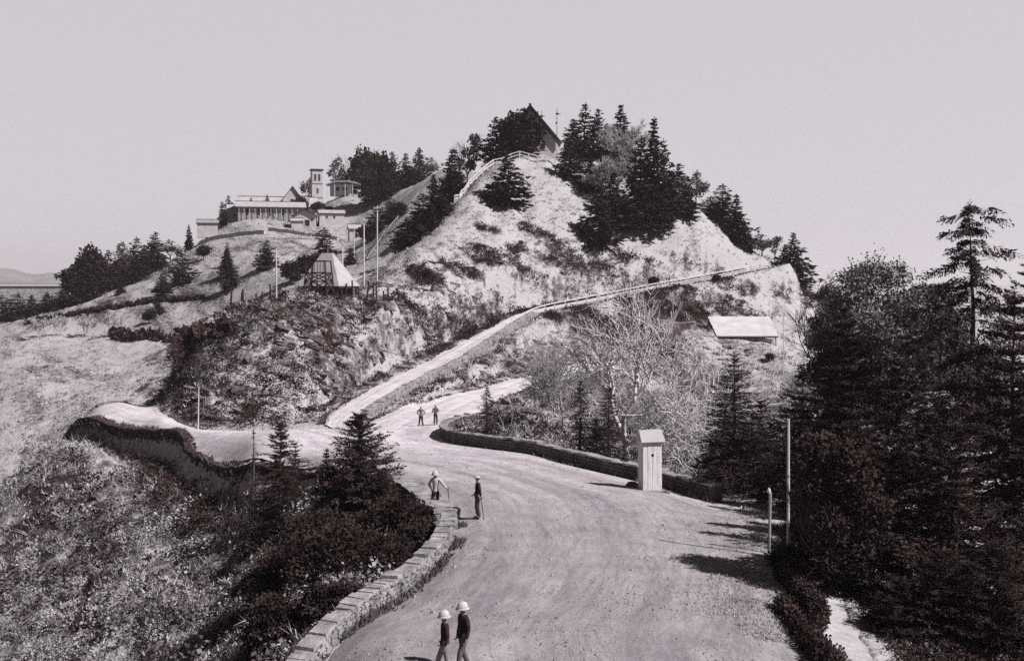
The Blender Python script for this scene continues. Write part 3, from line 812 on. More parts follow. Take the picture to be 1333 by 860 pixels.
# ------------------------------------------------------------------ narrow wooden booth
p = at(846, 56.3); z0 = p.z
t = empty('booth', p, 'narrow tall whitewashed plank booth with one round hole, on the gravel before the curved wall', 'booth', rz=math.radians(14))
W, D, Hh = 0.98, 0.72, 2.5
mb = MB()
nP = 4
for k in range(nP):                       # front planks
    x0 = -W / 2 + W * k / nP + 0.006; x1 = -W / 2 + W * (k + 1) / nP - 0.006
    if k == 1 or k == 2: continue
    mb.box(((x0 + x1) / 2, -D / 2 + 0.02, Hh / 2), (x1 - x0, 0.04, Hh))
mb.build('front_planks', M['booth_boards'], t)
mb = MB()
for k in (1, 2):
    x0 = -W / 2 + W * k / nP + 0.008; x1 = -W / 2 + W * (k + 1) / nP - 0.008
    mb.box(((x0 + x1) / 2, -D / 2 + 0.008, Hh / 2), (x1 - x0, 0.04, Hh - 0.04))
d = mb.build('door', M['booth_boards'], t)
mb = MB()
vs = [(0.075 * math.cos(a), -D / 2 - 0.016, 0.075 * math.sin(a) + 1.78) for a in np.linspace(0, 2 * math.pi, 17)[:-1]]
mb.quadmesh(vs, [tuple(range(16))]); mb.build('peephole', M['dark_opening'], d)
mb = MB()
for sx in (-1, 1):
    for k in range(4):
        y0 = -D / 2 + 0.045 + (D - 0.05) * k / 4
        mb.box((sx * (W / 2 - 0.02), y0 + 0.08, Hh / 2), (0.04, 0.158, Hh))
mb.box((0, D / 2 - 0.02, Hh / 2), (W - 0.09, 0.04, Hh))
mb.build('side_planks', M['booth_boards'], t)
MB().box((0, 0.04, Hh / 2), (W - 0.12, D - 0.16, Hh - 0.05)).build('dark_lining', M['dark_opening'], t)
mb = MB()                                  # hipped steep front roof panel overhanging the door
zr = Hh - 0.06
a = [(-W / 2 - 0.13, -D / 2 - 0.16, zr), (W / 2 + 0.13, -D / 2 - 0.16, zr), (W / 2 + 0.13, D / 2 + 0.1, zr), (-W / 2 - 0.13, D / 2 + 0.1, zr)]
b2 = [(-W / 2 - 0.11, -0.1, zr + 0.52), (W / 2 + 0.06, -0.1, zr + 0.56), (W / 2 + 0.06, 0.1, zr + 0.56), (-W / 2 - 0.11, 0.1, zr + 0.52)]
mb.hexa(a + b2); mb.build('roof', M['roof_pale'], t)
mb = MB(); mb.box((0, 0, 0.03), (W + 0.12, D + 0.12, 0.1)); mb.build('plinth', M['stone'], t)
for k, (px, Y, s) in enumerate(((823, 57.2, 0.26), (866, 56.2, 0.16))):
    bm_ = MB(); bm_.lathe([(0.05, 0), (1.0, 0.1), (0.9, 0.6), (0.5, 0.9), (0.05, 1.0)], 9)
    bm_.v = [(v[0] * s * random.uniform(.85, 1.15) * 1.4, v[1] * s * random.uniform(.85, 1.15), v[2] * s * 1.2) for v in bm_.v]
    o = bm_.build('boulder', M['stone_dark']); o.location = at(px, Y, -0.02)
    tag(o, ('rounded dark stone lying just left of the wooden booth', 'small flat stone at the right foot of the wooden booth')[k], 'stone')

# ------------------------------------------------------------------ thatched hut and timber frame
p = at(428, 140); s_ = F / 141.0
hz = p.z
t = empty('hut', p, 'hut with a steep pale pyramid roof standing on dark posts beside the timber frame', 'hut', rz=math.radians(-22))
bz = 1.55; L1, L2 = 2.9, 2.5
mb = MB()
e0 = [(-L1, -L2, bz), (L1, -L2, bz), (L1, L2, bz), (-L1, L2, bz)]
rdg = [(-0.9, -0.15, bz + 4.0), (0.55, -0.15, bz + 4.0), (0.55, 0.15, bz + 4.0), (-0.9, 0.15, bz + 4.0)]
mb.hexa(e0 + rdg)
mb.build('roof', M['roof_pale'], t)
MB().bar((-0.15, 0, bz + 3.9), (-0.15, 0, bz + 4.7), 0.1).build('finial', M['pole_wood'], t)
MB().box((0, 0, bz - 0.14), (2 * L1 - 0.1, 2 * L2 - 0.1, 0.24)).build('eaves_beam', M['timber_dark'], t)
MB().box((0, 0.5, bz / 2 - 0.1), (2 * L1 - 1.8, 2 * L2 - 1.8, bz - 0.3)).build('wall', M['timber_dark'], t)
for sx in (-1, -0.33, 0.33, 1):
    for sy in (-1, 1):
        MB().bar((sx * (L1 - .35), sy * (L2 - .35), -0.8), (sx * (L1 - .35), sy * (L2 - .35), bz - 0.05), 0.22, n=6).build('post', M['timber_dark'], t)
p = at(415, 133.5)
t = empty('timber_tower', p, 'dark open timber frame with cross braces standing before the pale roofed hut', 'timber frame', rz=math.radians(-16))
Ht = (HY - 339) / F * 133.5 - p.z; w0, w1 = 1.55, 1.12
cs = [(-1, -1), (1, -1), (1, 1), (-1, 1)]
for cx_, cy_ in cs:
    MB().bar((cx_ * w0, cy_ * w0 * .7, -0.5), (cx_ * w1, cy_ * w1 * .7, Ht), 0.24, 0.2).build('leg', M['timber_dark'], t)
for f in (0.42, 0.66, 0.98):
    w = w0 + (w1 - w0) * f
    mb = MB()
    for k in range(4):
        a, b2 = cs[k], cs[(k + 1) % 4]
        mb.bar((a[0] * w, a[1] * w * .7, Ht * f), (b2[0] * w, b2[1] * w * .7, Ht * f), 0.2)
    mb.build('beam', M['timber_dark'], t)
mb = MB()
for k in range(4):
    a, b2 = cs[k], cs[(k + 1) % 4]
    for f0, f1 in ((0.1, 0.42), (0.42, 0.66)):
        wa, wb = w0 + (w1 - w0) * f0, w0 + (w1 - w0) * f1
        mb.bar((a[0] * wa, a[1] * wa * .7, Ht * f0), (b2[0] * wb, b2[1] * wb * .7, Ht * f1), 0.16)
        mb.bar((b2[0] * wa, b2[1] * wa * .7, Ht * f0), (a[0] * wb, a[1] * wb * .7, Ht * f1), 0.16)
mb.build('cross_brace', M['timber_dark'], t)
mb = MB()
for k in range(6):
    x = -w1 + 2 * w1 * (k + 0.5) / 6
    mb.bar((x, -w1 * .72, Ht * .66), (x, -w1 * .72, Ht * .95), 0.07)
mb.build('slats', M['timber_dark'], t)

# ------------------------------------------------------------------ mission on the left hill
def house(name, px, Y, baserow, w, d, hw, hr, label, cat, rz=0.0, ridge='x', over=0.4, mw=None, mr=None, openings=(), t=None, zbase=None, chimney=None):
    """gabled house; ridge 'x' runs across, 'y' puts the gable to the front; base at row baserow. openings: (x, z, w, h, kind) on the front"""
    mw, mr = mw or M['plaster'], mr or M['roof_pale']
    z = (HY - baserow) / F * Y if zbase is None else zbase
    z = max(z, G(px, Y) + .15)
    rz = rz + math.radians(14)
    t = empty(name, (X(px, Y), Y, z), label, cat, rz=rz)
    mb = MB(); mb.box((0, 0, hw / 2 - 1.5), (w, d, hw + 3))
    if ridge == 'y':
        mb2 = [(-w / 2, hw), (w / 2, hw), (0, hw + hr - 0.05)]
        mb.prism(mb2, -d / 2 + 0.003, d / 2 - 0.003)
    else:
        n = len(mb.v); vs = [(-w / 2 + .003, -d / 2, hw), (-w / 2 + .003, d / 2, hw), (-w / 2 + .003, 0, hw + hr - .05), (w / 2 - .003, -d / 2, hw), (w / 2 - .003, d / 2, hw), (w / 2 - .003, 0, hw + hr - .05)]
        mb.quadmesh(vs, [(0, 2, 1), (3, 4, 5), (0, 3, 5, 2), (1, 2, 5, 4), (0, 1, 4, 3)])
    mb.build('wall', mw, t)
    mb = MB(); th = 0.18
    if ridge == 'x':
        k = hr / (d / 2); o = over
        for sy in (-1, 1):
            y0 = sy * (d / 2 + o); z0 = hw - k * o
            vs = [(-w / 2 - o, y0, z0 + .03), (w / 2 + o, y0, z0 + .03), (w / 2 + o, 0, hw + hr + .03), (-w / 2 - o, 0, hw + hr + .03)]
            up = [(v[0], v[1], v[2] + th) for v in vs]
            if sy > 0: vs, up = vs[::-1], up[::-1]
            mb.hexa(vs + up)
    else:
        k = hr / (w / 2); o = over
        for sx in (-1, 1):
            x0 = sx * (w / 2 + o); z0 = hw - k * o
            vs = [(x0, d / 2 + o, z0 + .03), (x0, -d / 2 - o, z0 + .03), (0, -d / 2 - o, hw + hr + .03), (0, d / 2 + o, hw + hr + .03)]
            up = [(v[0], v[1], v[2] + th) for v in vs]
            if sx > 0: vs, up = vs[::-1], up[::-1]
            mb.hexa(vs + up)
    rf = mb.build('roof', mr, t)
    if ridge == 'y':
        mb = MB()
        for sx in (-1, 1):
            mb.bar((sx * (w / 2 + over), -d / 2 - over - .1, hw - hr / (w / 2) * over + .05), (0, -d / 2 - over - .1, hw + hr + .1), 0.3)
        mb.build('bargeboard', M['timber_dark'], rf)
    else:
        MB().bar((-w / 2 - over, 0, hw + hr + .22), (w / 2 + over, 0, hw + hr + .22), 0.36).build('ridge_cap', M['timber_dark'], rf)
        MB().box((0, -d / 2 - over, hw - hr / (d / 2) * over - .02), (w + 2 * over, 0.16, 0.2)).build('eaves_board', M['timber_dark'], rf)
    for (ox, oz, ow, oh, kind) in openings:
        f = MB().box((ox, -d / 2 - 0.03, oz + oh / 2), (ow + .25, 0.1, oh + .25)).build(kind, M['plaster'], t)
        MB().box((ox, -d / 2 - 0.09, oz + oh / 2), (ow, 0.04, oh)).build('pane' if kind == 'window' else 'leaf', M['dark_opening'], f)
    if chimney:
        MB().box((chimney, 0, hw + hr + .5), (0.8, 0.8, 1.8)).build('chimney', M['stone'], rf)
    return t
k4 = 362 / F          # metres per pixel out there
# nave of the church with its dark ridge, and the tower
house('church', 362, 366, 280, 100 * k4, 9, 2.4, 3.2, 'long church nave with a dark ridge line and pale roof behind the mission block', 'church', over=0.3)
house('church_porch', 380, 361, 280, 25 * k4, 6, 4.6, 4.1, 'tall gabled front rising through the middle of the church roof', 'gable', ridge='y', mr=M['roof_grey'], openings=((0, 3.2, 1.0, 1.6, 'window'),))
tY = 371; tz = (HY - 276) / F * tY
t = empty('bell_tower', (X(412, tY), tY, tz), 'square pale bell tower with small windows and a flat dark cap', 'bell tower', rz=math.radians(20))
tw = 3.5; th = (HY - 222) / F * tY - tz
for k, (z0, z1, w) in enumerate(((-3, th * .34, tw), (th * .34, th * .68, tw * .97), (th * .68, th, tw * .94))):
    MB().box((0, 0, (z0 + z1) / 2), (w, w, z1 - z0)).build('storey', M['plaster'], t)
for z in (th * .34, th * .68):
    MB().box((0, 0, z), (tw + .25, tw + .25, 0.22)).build('string_course', M['stone'], t)
MB().box((0, 0, th + .15), (tw + .5, tw + .5, 0.35)).build('parapet', M['timber_dark'], t)
for x, z, w, h in ((-.65, th * .76, .5, 1.9), (.65, th * .76, .5, 1.9), (0.1, th * .45, .45, 1.5), (.2, th * .1, .45, 1.5)):
    f = MB().box((x, -tw / 2 - .03, z + h / 2), (w + .2, .12, h + .2)).build('window', M['plaster'], t)
    MB().box((x, -tw / 2 - .1, z + h / 2), (w, .04, h)).build('pane', M['dark_opening'], f)
# long block with veranda
t = house('mission_house', 352, 351, 294, 80 * k4, 8, 3.0, 1.5, 'long low mission house with a pale roof and shaded veranda of thin posts', 'house', over=0.9,
          openings=((-7, .3, .9, 2.0, 'window'), (-3.5, .3, .9, 2.0, 'window'), (0, .1, 1.1, 2.3, 'door'), (3.5, .3, .9, 2.0, 'window')), mw=M['stone'])
for k in range(13):
    MB().bar((-9.4 + 18.8 * k / 12, -4.75, -.5), (-9.4 + 18.8 * k / 12, -4.75, 2.5), 0.2).build('veranda_post', M['plaster'], t)
house('store_house', 303, 352, 292, 14 * k4, 5, 3.6, 1.2, 'squat stone store house at the left end of the long veranda house', 'house', over=0.2, mw=M['stone'], openings=((.4, 1, .8, 1.2, 'window'),))
house('cottage', 397, 338, 304, 27 * k4, 6, 3.2, 1.7, 'gabled white cottage with two dark openings below the bell tower', 'cottage', ridge='y', over=0.5,
      openings=((-.7, .3, .8, 2.0, 'door'), (.9, .2, 1.3, 1.7, 'window'), (2.2, 1.7, .5, .6, 'window')), rz=math.radians(-8))
house('lean_to', 386, 334, 305, 13 * k4, 4, 1.9, 0.7, 'low pale lean to against the left side of the gabled cottage', 'shed', over=0.3)
house('low_house', 431, 341, 301, 30 * k4, 6, 2.6, 1.0, 'low pale house with two small windows right of the gabled cottage', 'house', over=0.3, openings=((-1.5, 1.2, .5, .7, 'window'), (.7, 1.2, .5, .7, 'window')))
house('white_shed', 461, 300, 314, 14 * 300 / F, 4, 3.2, 1.0, 'small white house beneath the steep path at the edge of the trees', 'house', over=0.3, openings=((.3, .9, .5, 1.2, 'window'),))
house('lodge', 270, 338, 296, 24 * k4, 5, 1.2, 0.9, 'small flat roofed lodge at the far left end of the mission terrace', 'shed', mr=M['roof_grey'], over=0.3)
# broad pale roofed pavilion on the shoulder above the cottages
pY = 376; pz = max((HY - 251) / F * pY, G(446, 376) + 1.0)
t = empty('pavilion', (X(446, pY), pY, pz), 'broad pale flat roofed pavilion on the shoulder right of the bell tower', 'pavilion')
mb = MB(); mb.prism([(-5.2, 2.3), (-2, 3.3), (2.0, 3.4), (5.4, 2.9), (5.4, 3.15), (2, 3.75), (-2, 3.65), (-5.2, 2.6)], -3, 3); mb.build('roof', M['roof_pale'], t)
MB().box((-.8, 1.2, .9), (6.6, 3, 3.8)).build('wall', M['plaster'], t)
for x in (-4.6, -2.2, 1.2, 3.6):
    MB().bar((x, -2.6, -2), (x, -2.6, 3.0), 0.28).build('post', M['pole_pale'], t)
for x, w in ((-1.6, 1.0), (.8, 1.3)):
    MB().box((x, -.34, 1.2), (w, .06, 1.1)).build('window', M['dark_opening'], t)
# retaining terraces of the mission
for k, (a, lab) in enumerate((([(262, 331), (285, 326), (320, 319), (345, 314)], 'upper pale terrace wall below the long veranda house'),
                              ([(350, 322), (380, 316), (410, 312), (440, 309)], 'terrace wall running under the gabled white cottage'))):
    stone_wall('terrace_wall', a, 0.8, 0.6, 0.4, 1.0, M['plaster'], M['coping'], lab, 'terrace wall', 30 + k, 24, drop=2)

# ------------------------------------------------------------------ house on the summit
hY = 229
p = Vector((X(690, hY), hY, G(712, hY)))
t = empty('summit_house', p, 'steep gabled house on the hilltop half hidden behind the dark round trees', 'house')
zap = (HY - 138) / F * hY - p.z; hw_ = (HY - 184) / F * hY - p.z; W2 = 5.6
mb = MB(); mb.box((.6, 2.5, hw_ / 2 - 1), (2 * W2 - 2.2, 6, hw_ + 2)); mb.prism([(-W2 + .5, hw_ - .2), (W2 - .5, hw_ - .2), (0, zap - .7)], -0.497, 5.497); mb.build('wall', M['plaster'], t)
mb = MB()
for sx in (-1, 1):
    x0 = sx * (W2 + .6); z0 = hw_ - .5
    vs = [(x0, 6.1, z0), (x0, -1.1, z0), (0, -1.1, zap - .1), (0, 6.1, zap - .1)]
    up = [(v[0], v[1], v[2] + .15) for v in vs]
    if sx > 0: vs, up = vs[::-1], up[::-1]
    mb.hexa(vs + up)
rf = mb.build('roof', M['roof_pale'], t)
mb = MB()
for sx in (-1, 1): mb.bar((sx * (W2 + .7), -1.2, hw_ - .5), (-sx * .25, -1.2, zap + .3), 0.36)
mb.build('bargeboard', M['timber_dark'], rf)
MB().box((2.6, -.55, 2.0), (.8, .1, 1.0)).build('window', M['dark_opening'], t)
for px, r0, r1, lab in ((705, 172, 144, 'dark finial post with a cross piece left on the summit house roof'), (725, 196, 141, 'tall dark post with two small cross pieces at the right of the summit house')):
    yy = 225; z0, z1 = (HY - r0 - 8) / F * yy, (HY - r1) / F * yy
    zb = min(z0, G(px, yy)) if px > 710 else z0
    t = empty('finial_post', (X(px, yy), yy, zb), lab, 'post')
    MB().bar((0, 0, 0), (0, 0, z1 - zb), 0.16, 0.1, 6).build('shaft', M['timber_dark'], t)
    mb = MB(); mb.lathe([(0.03, 0), (0.26, .12), (0.36, .3), (0.1, .42), (0.03, .6)], 8, (0.05, 0, z1 - zb - 1.35)); mb.box((0.35, 0, z1 - zb - 1.1), (0.7, .1, .12)); mb.build('ornament', M['timber_dark'], t)
    if px > 710:
        mb = MB(); mb.lathe([(0.03, 0), (0.2, .1), (0.24, .24), (0.03, .4)], 8, (-0.1, 0, z1 - zb - 3.1)); mb.build('ornament', M['timber_dark'], t)

# ------------------------------------------------------------------ pale roofs on the right slope
def lean_roof(px0, px1, rowe, rower, Y, depth, label, rz=0.0, px0t=None):
    x0, x1 = X(px0, Y), X(px1, Y); ze, zr = (HY - rowe) / F * Y, (HY - rower) / F * (Y + depth)
    t = empty('shed', ((x0 + x1) / 2, Y, ze - 2.0), label, 'shed')
    hx = (x1 - x0) / 2; zr = zr - ze + 2.0; sh = 0.0
    mb = MB(); vs = [(-hx - sh, 0, 2.0), (hx, 0, 2.0), (hx - .2, depth, zr), (-hx - .6, depth, zr)]
    mb.hexa(vs + [(v[0], v[1], v[2] + .14) for v in vs]); rf = mb.build('roof', M['roof_white'], t)
    MB().box((0, -.03, 1.92), (2 * hx, .1, .18)).build('eaves_board', M['timber_dark'], rf)
    MB().box((0, depth / 2 + .3, .4), (2 * hx - .8, depth - .6, 2.4)).build('wall', M['plaster'], t)
    for k in range(4):
        x = -hx + .3 + (2 * hx - .6) * k / 3
        MB().bar((x, .25, -1.2), (x, .25, 1.95), .16).build('post', M['timber_dark'], t)
Yr = hit(975, 446); lean_roof(933, 1013, 438, 413, Yr, 4.6, 'long low shed under a near white sloping roof on the right hillside')
# flat outbuilding far left, and one far right on the crest
house('far_barn', 40, 420, 388, 90 * 420 / F, 8, 4.4, 0.5, 'long low barn with a thin flat roof at the far left edge behind the trees', 'barn', over=0.4, mw=M['stone'])


# ------------------------------------------------------------------ trees
def diamonds(P, D, S, W, R):
    """leaf sprays: a diamond from P along D, length S, half-width W; R random side vectors"""
    side = np.cross(D, R); side /= np.maximum(1e-6, np.linalg.norm(side, axis=1))[:, None]
    mid = P + D * (S * 0.45)[:, None]
    V = np.stack([P, mid + side * W[:, None], P + D * S[:, None], mid - side * W[:, None]], 1).reshape(-1, 3)
    return V, np.arange(len(P) * 4).reshape(-1, 4)

def unit(a): return a / np.maximum(1e-6, np.linalg.norm(a, axis=-1))[..., None]

def tube_mesh(segs, m, name, nside=4):
    """segs: list of (a, b, ra, rb)"""
    A = np.array([s[0] for s in segs]); B = np.array([s[1] for s in segs])
    ra = np.array([s[2] for s in segs]); rb = np.array([s[3] for s in segs])
    D = unit(B - A); up = np.where(np.abs(D[:, 2:3]) > .9, np.array([[1., 0, 0]]), np.array([[0, 0, 1.]]))
    U = unit(np.cross(D, up)); W = np.cross(D, U)
    Vs = []
    for k in range(nside):
        t = 2 * math.pi * k / nside
        o = U * math.cos(t) + W * math.sin(t)
        Vs.append(A + o * ra[:, None]); Vs.append(B + o * rb[:, None])
    V = np.stack(Vs, 1)
    n = len(segs); base = (np.arange(n) * 2 * nside)[:, None]
    Q = []
    for k in range(nside):
        k2 = (k + 1) % nside
        Q.append(base + np.array([2 * k, 2 * k2, 2 * k2 + 1, 2 * k + 1]))
    Q = np.stack(Q, 1).reshape(-1, 4)
    return np_mesh(name, V.reshape(-1, 3), Q, m, True)

def feather(P, D, S, g, k=6, w=.13):
    """each spray becomes a little frond: needles leaving its axis on both sides"""
    n = len(P); side = unit(np.cross(D, g.normal(size=P.shape) + np.array([[0, 0, 2.0]])))
    Vs = []
    for j in range(k):
        t = j / k; sg = 1 if j % 2 else -1
        B = P + D * (S * t)[:, None]
        d = unit(D * .75 + side * sg * .75 + g.normal(0, .12, P.shape)) if j < k - 1 else D
        L = S * (.55 - .3 * t) * g.uniform(.7, 1.2, n)
        V, _ = diamonds(B, d, L, L * w * g.uniform(.8, 1.5, n), g.normal(size=P.shape)); Vs.append(V)
    V = np.concatenate(Vs)
    return V, np.arange(len(V)).reshape(-1, 4)

def conifer_mesh(h, r, lev, nbr, ncl, seed, droop=0.25, z0=0.06, shape=0.85, spray=1.0, gap=0.0, m=None, sparse=0.0, hang=0.0, lean=0.0, fr=0, smax=9.0):
    g = np.random.default_rng(seed)
    Ps, Ds, Ss = [], [], []
    for i in range(lev):
        t = z0 + (1 - z0) * ((i + g.uniform(-.3, .3)) / lev)
        t = min(max(t, z0), 0.985)
        L = r * (1 - t) ** shape * 1.08 + 0.02 * h * (1 - t) + 0.012 * h
        L *= min(1.0, 0.55 + t * 2.2)
        n = max(3, int(nbr * (0.5 + 0.6 * (1 - t))))
        az0 = g.uniform(0, 6.28)
        for k in range(n):
            if g.random() < sparse: continue
            az = az0 + 6.283 * k / n + g.normal(0, .25)
            Lb = L * g.uniform(0.62 if fr else .45, 1.22 if fr else 1.35) * (1 + 0.25 * math.sin(az * 2 + seed + t * 5))
            if g.random() < gap: Lb *= 0.45
            el = 0.42 * t - droop * (1 - t) + g.normal(0, .1)
            d = np.array([math.cos(az) * math.cos(el), math.sin(az) * math.cos(el), math.sin(el)])
            q = max(3, int(ncl * (0.35 + 0.75 * (1 - t))))
            s = g.uniform(0.1, 1.0, q) ** 0.75
            P = np.outer(s * Lb, d); P[:, 2] += t * h - droop * 0.7 * Lb * s ** 2 + 0.18 * Lb * np.maximum(s - .7, 0)
            P += g.normal(0, .05 * Lb, (q, 3)) * np.array([[1, 1, .4 if fr else 1]])
            lat = np.array([-d[1], d[0], 0]) * np.sign(g.normal(size=q))[:, None]
            D = unit(d[None] * g.uniform(.3, 1, q)[:, None] + lat * g.uniform(.1, .9, q)[:, None] + g.normal(0, .25, (q, 3)) * np.array([[1, 1, .25 if fr else 1]]) + np.array([[0, 0, -hang]]))
            Ps.append(P); Ds.append(D); Ss.append(g.uniform(.6, 1.3, q) * np.maximum(.3, .0275 * h + .16 * Lb) * spray)
    # leader
    q = 14; tt = g.uniform(.9, 1.0, q)
    P = np.zeros((q, 3)); P[:, 2] = tt * h; Ps.append(P); Ds.append(unit(g.normal(0, .35, (q, 3)) + [0, 0, .9])); Ss.append(np.full(q, .035 * h) * g.uniform(.6, 1.1, q))
    P, D, S = np.concatenate(Ps), np.concatenate(Ds), np.concatenate(Ss)
    P[:, 0] += lean * (P[:, 2] / h) ** 2 * h
    S = np.minimum(S, smax)
    P = P - D * (S * .3)[:, None]
    if fr: V, Q = feather(P, D, S, g, fr)
    else: V, Q = diamonds(P, D, S, S * g.uniform(.16, .3, len(S)), g.normal(size=P.shape))
    return np_mesh('crown', V, Q, m, False)

def trunk_mesh(h, rad, seed, m, limbs=0, r=1.0, lean=0.0, droop=.25):
    g = np.random.default_rng(seed); segs = []
    n = 7
    pts = [np.array([lean * (i / n) ** 2 * h + g.normal(0, .004 * h) * (i > 0), g.normal(0, .004 * h) * (i > 0), -.5 if i == 0 else h * .96 * i / n]) for i in range(n + 1)]
    for i in range(n): segs.append((pts[i], pts[i + 1], rad * (1 - i / n) + .01, rad * (1 - (i + 1) / n) + .008))
    for k in range(limbs):
        t = g.uniform(.12, .92); az = g.uniform(0, 6.28); L = r * (1 - t) ** .85 * g.uniform(.6, 1.0)
        a = np.array([lean * t * t * h, 0, t * h]); el = .35 * t - droop * (1 - t)
        b = a + L * np.array([math.cos(az), math.sin(az), math.sin(el)])
        segs.append((a, b, rad * .28 * (1 - t) + .006, .006))
    return tube_mesh(segs, m, 'trunk', 5)

def blob_crown(blobs, nleaf, size, seed, m, shell=0.55, noise=.28):
    """leaf clumps over a set of lobes (cx, cy, cz, rx, ry, rz)"""
    g = np.random.default_rng(seed); Ps, Ds, Ss = [], [], []
    vol = np.array([b[3] * b[4] * b[5] for b in blobs]) ** .67; vol /= vol.sum()
    for b, v in zip(blobs, vol):
        q = int(nleaf * v)
        d = unit(g.normal(size=(q, 3)))
        n1 = 1 + noise * (np.sin(d[:, 0] * 7 + b[0] * 3) * np.sin(d[:, 1] * 6 + b[1]) + np.sin(d[:, 2] * 8 + b[2] * 2) * .6)
        rr = (shell + (1 - shell) * g.random(q) ** .5) * n1 * g.uniform(.85, 1.1, q)
        Ps.append(np.array(b[:3]) + d * rr[:, None] * np.array(b[3:])); Ds.append(unit(d * .6 + g.normal(0, .7, (q, 3)))); Ss.append(size * g.uniform(.5, 1.4, q))
    P, D, S = map(np.concatenate, (Ps, Ds, Ss))
    V, Q = diamonds(P, D, S, S * g.uniform(.25, .45, len(S)), g.normal(size=P.shape))
    return np_mesh('crown', V, Q, m, False)

def bare_segments(h, seed, spread=.75, levels=5, r0=None, first=.25, kids=(3, 4), up=.25, len0=.34):
    g = np.random.default_rng(seed); segs = []
    r0 = r0 or h * .022
    def grow(p, d, L, r, lev):
        n = 3; q = p
        for i in range(n):
            d = unit(d + g.normal(0, .16, 3) + np.array([0, 0, .05]))
            q2 = q + d * L / n
            ra, rb = r * (1 - .3 * i / n), r * (1 - .3 * (i + 1) / n)
            segs.append((q, q2, ra, rb, lev)); q = q2
            if lev > 0 and i >= 0 and g.random() < .75:
                side = unit(np.cross(d, g.normal(size=3)))
                grow(q, unit(d * .6 + side * spread + np.array([0, 0, up * .5])), L * g.uniform(.5, .8), rb * .55, lev - 1)
        if lev > 0:
            for k in range(g.integers(kids[0], kids[1])):
                side = unit(np.cross(d, g.normal(size=3)))
                grow(q, unit(d * .8 + side * spread * g.uniform(.5, 1.1) + np.array([0, 0, up])), L * g.uniform(.6, .88), r * .6, lev - 1)
    k = g.integers(3, 5)
    p0 = np.zeros(3); p0[2] = -.3
    top = np.array([g.normal(0, .02 * h), 0, h * first])
    segs.append((p0, top, r0, r0 * .85, levels))
    for i in range(k):
        az = 6.283 * i / k + g.uniform(-.5, .5)
        grow(top, unit(np.array([math.cos(az) * spread, math.sin(az) * spread, .75])), h * len0 * g.uniform(.8, 1.1), r0 * .6, levels - 1)
    return segs

def bare_tree(px, Y, h, seed, label, name='bare_tree', cat='tree', group=None, mt=None, levels=5, spread=.75, first=.25, thin=.012, up=.25, len0=.34, r0=None, squash=(1, 1, 1)):
    t = empty(name, at(px, Y), label, cat, group)
    S = bare_segments(h, seed, spread, levels, first=first, up=up, len0=len0, r0=r0)
    sq = np.array(squash)
    S = [(a * sq, b * sq, ra, rb, lv) for a, b, ra, rb, lv in S]
    mt = mt or M['bark_pale']
    big = [(a, b, max(ra, thin), max(rb, thin)) for a, b, ra, rb, lv in S if lv >= levels - 1]
    tw = [(a, b, max(ra, thin), max(rb, thin * .8)) for a, b, ra, rb, lv in S if lv < levels - 1]
    link('trunk', tube_mesh(big, mt, 'trunk', 6), t)
    link('twigs', tube_mesh(tw, mt, 'twigs', 3), t)
    return t

PROTO = {}
def proto(kind):
    if kind in PROTO: return PROTO[kind]
    base, v = kind.split(':'); v = int(v)
    if base == 'fir':      # unit height 10, radius 2.6
        PROTO[kind] = (conifer_mesh(10, 2.6, 22 + 3 * v, 13, 14, 100 + v, .12 + .05 * v, .0, .6 + .07 * v, 1.2, .1 + .06 * v, M['needles_far']), trunk_mesh(10, .2, v, M['bark']))
    elif base == 'spruce':   # slimmer
        PROTO[kind] = (conifer_mesh(10, 1.7, 26 + 3 * v, 12, 12, 200 + v, .15 + .06 * v, .0, .65 + .08 * v, 1.2, .15 + .06 * v, M['needles_far']), trunk_mesh(10, .17, v, M['bark']))
    elif base == 'round':
        g = np.random.default_rng(v)
        bl = [(0, 0, 6, 2.6, 2.6, 3.4)] + [(g.uniform(-1.8, 1.8), g.uniform(-1.5, 1.5), g.uniform(3.5, 8), 1.5, 1.5, 1.6) for _ in range(7)]
        PROTO[kind] = (blob_crown(bl, 3200, .75, v + 5, M['needles_far'], .35), trunk_mesh(8, .25, v, M['bark']))
    elif base == 'open':
        g = np.random.default_rng(v + 50)
        bl = [(g.uniform(-2.2, 2.2), g.uniform(-2, 2), g.uniform(4, 9), g.uniform(.7, 1.4), 1.1, g.uniform(.6, 1.2)) for _ in range(11)]
        PROTO[kind] = (blob_crown(bl, 900, .6, v + 5, M['leaf_mid'], .2), tube_mesh([s[:4] for s in bare_segments(9, v + 3, .5, 3, first=.3)], M['bark'], 'trunk', 4))
    return PROTO[kind]

def far_tree(kind, px, toprow, label, Y=None, baserow=None, wpx=None, name='conifer', cat='tree', group=None, sink=0.2):
    if Y is None: Y = hit(px, baserow)
    elif Y < 230 and toprow < 330: Y = back(px, Y)
    p = at(px, Y, -sink)
    h = max(1.0, (HY - toprow) / F * Y - p.z)
    cr, tr = proto(kind)
    ref = {'fir': 2.6, 'spruce': 1.7, 'round': 3.1, 'open': 2.9}[kind.split(':')[0]]
    w = (wpx / 2 / F * Y) / ref if wpx else h / 10
    t = empty(name, p, label, cat, group, rz=random.uniform(0, 6.28))
    t.scale = (w, w * random.uniform(.85, 1.15), h / 10)
    t.rotation_euler.x, t.rotation_euler.y = random.gauss(0, .03), random.gauss(0, .03)
    link('trunk', tr, t); link('crown', cr, t)
    return t

# --- hill and ridge trees: kind, column, top row, Y or (row of foot), width, label
def T(kind, px, top, w, label, Y=None, row=None, **k):
    far_tree(kind, px, top, label, Y, row, w, name={'fir': 'conifer', 'spruce': 'conifer', 'round': 'evergreen_tree', 'open': 'leafy_tree'}[kind.split(':')[0]], **k)
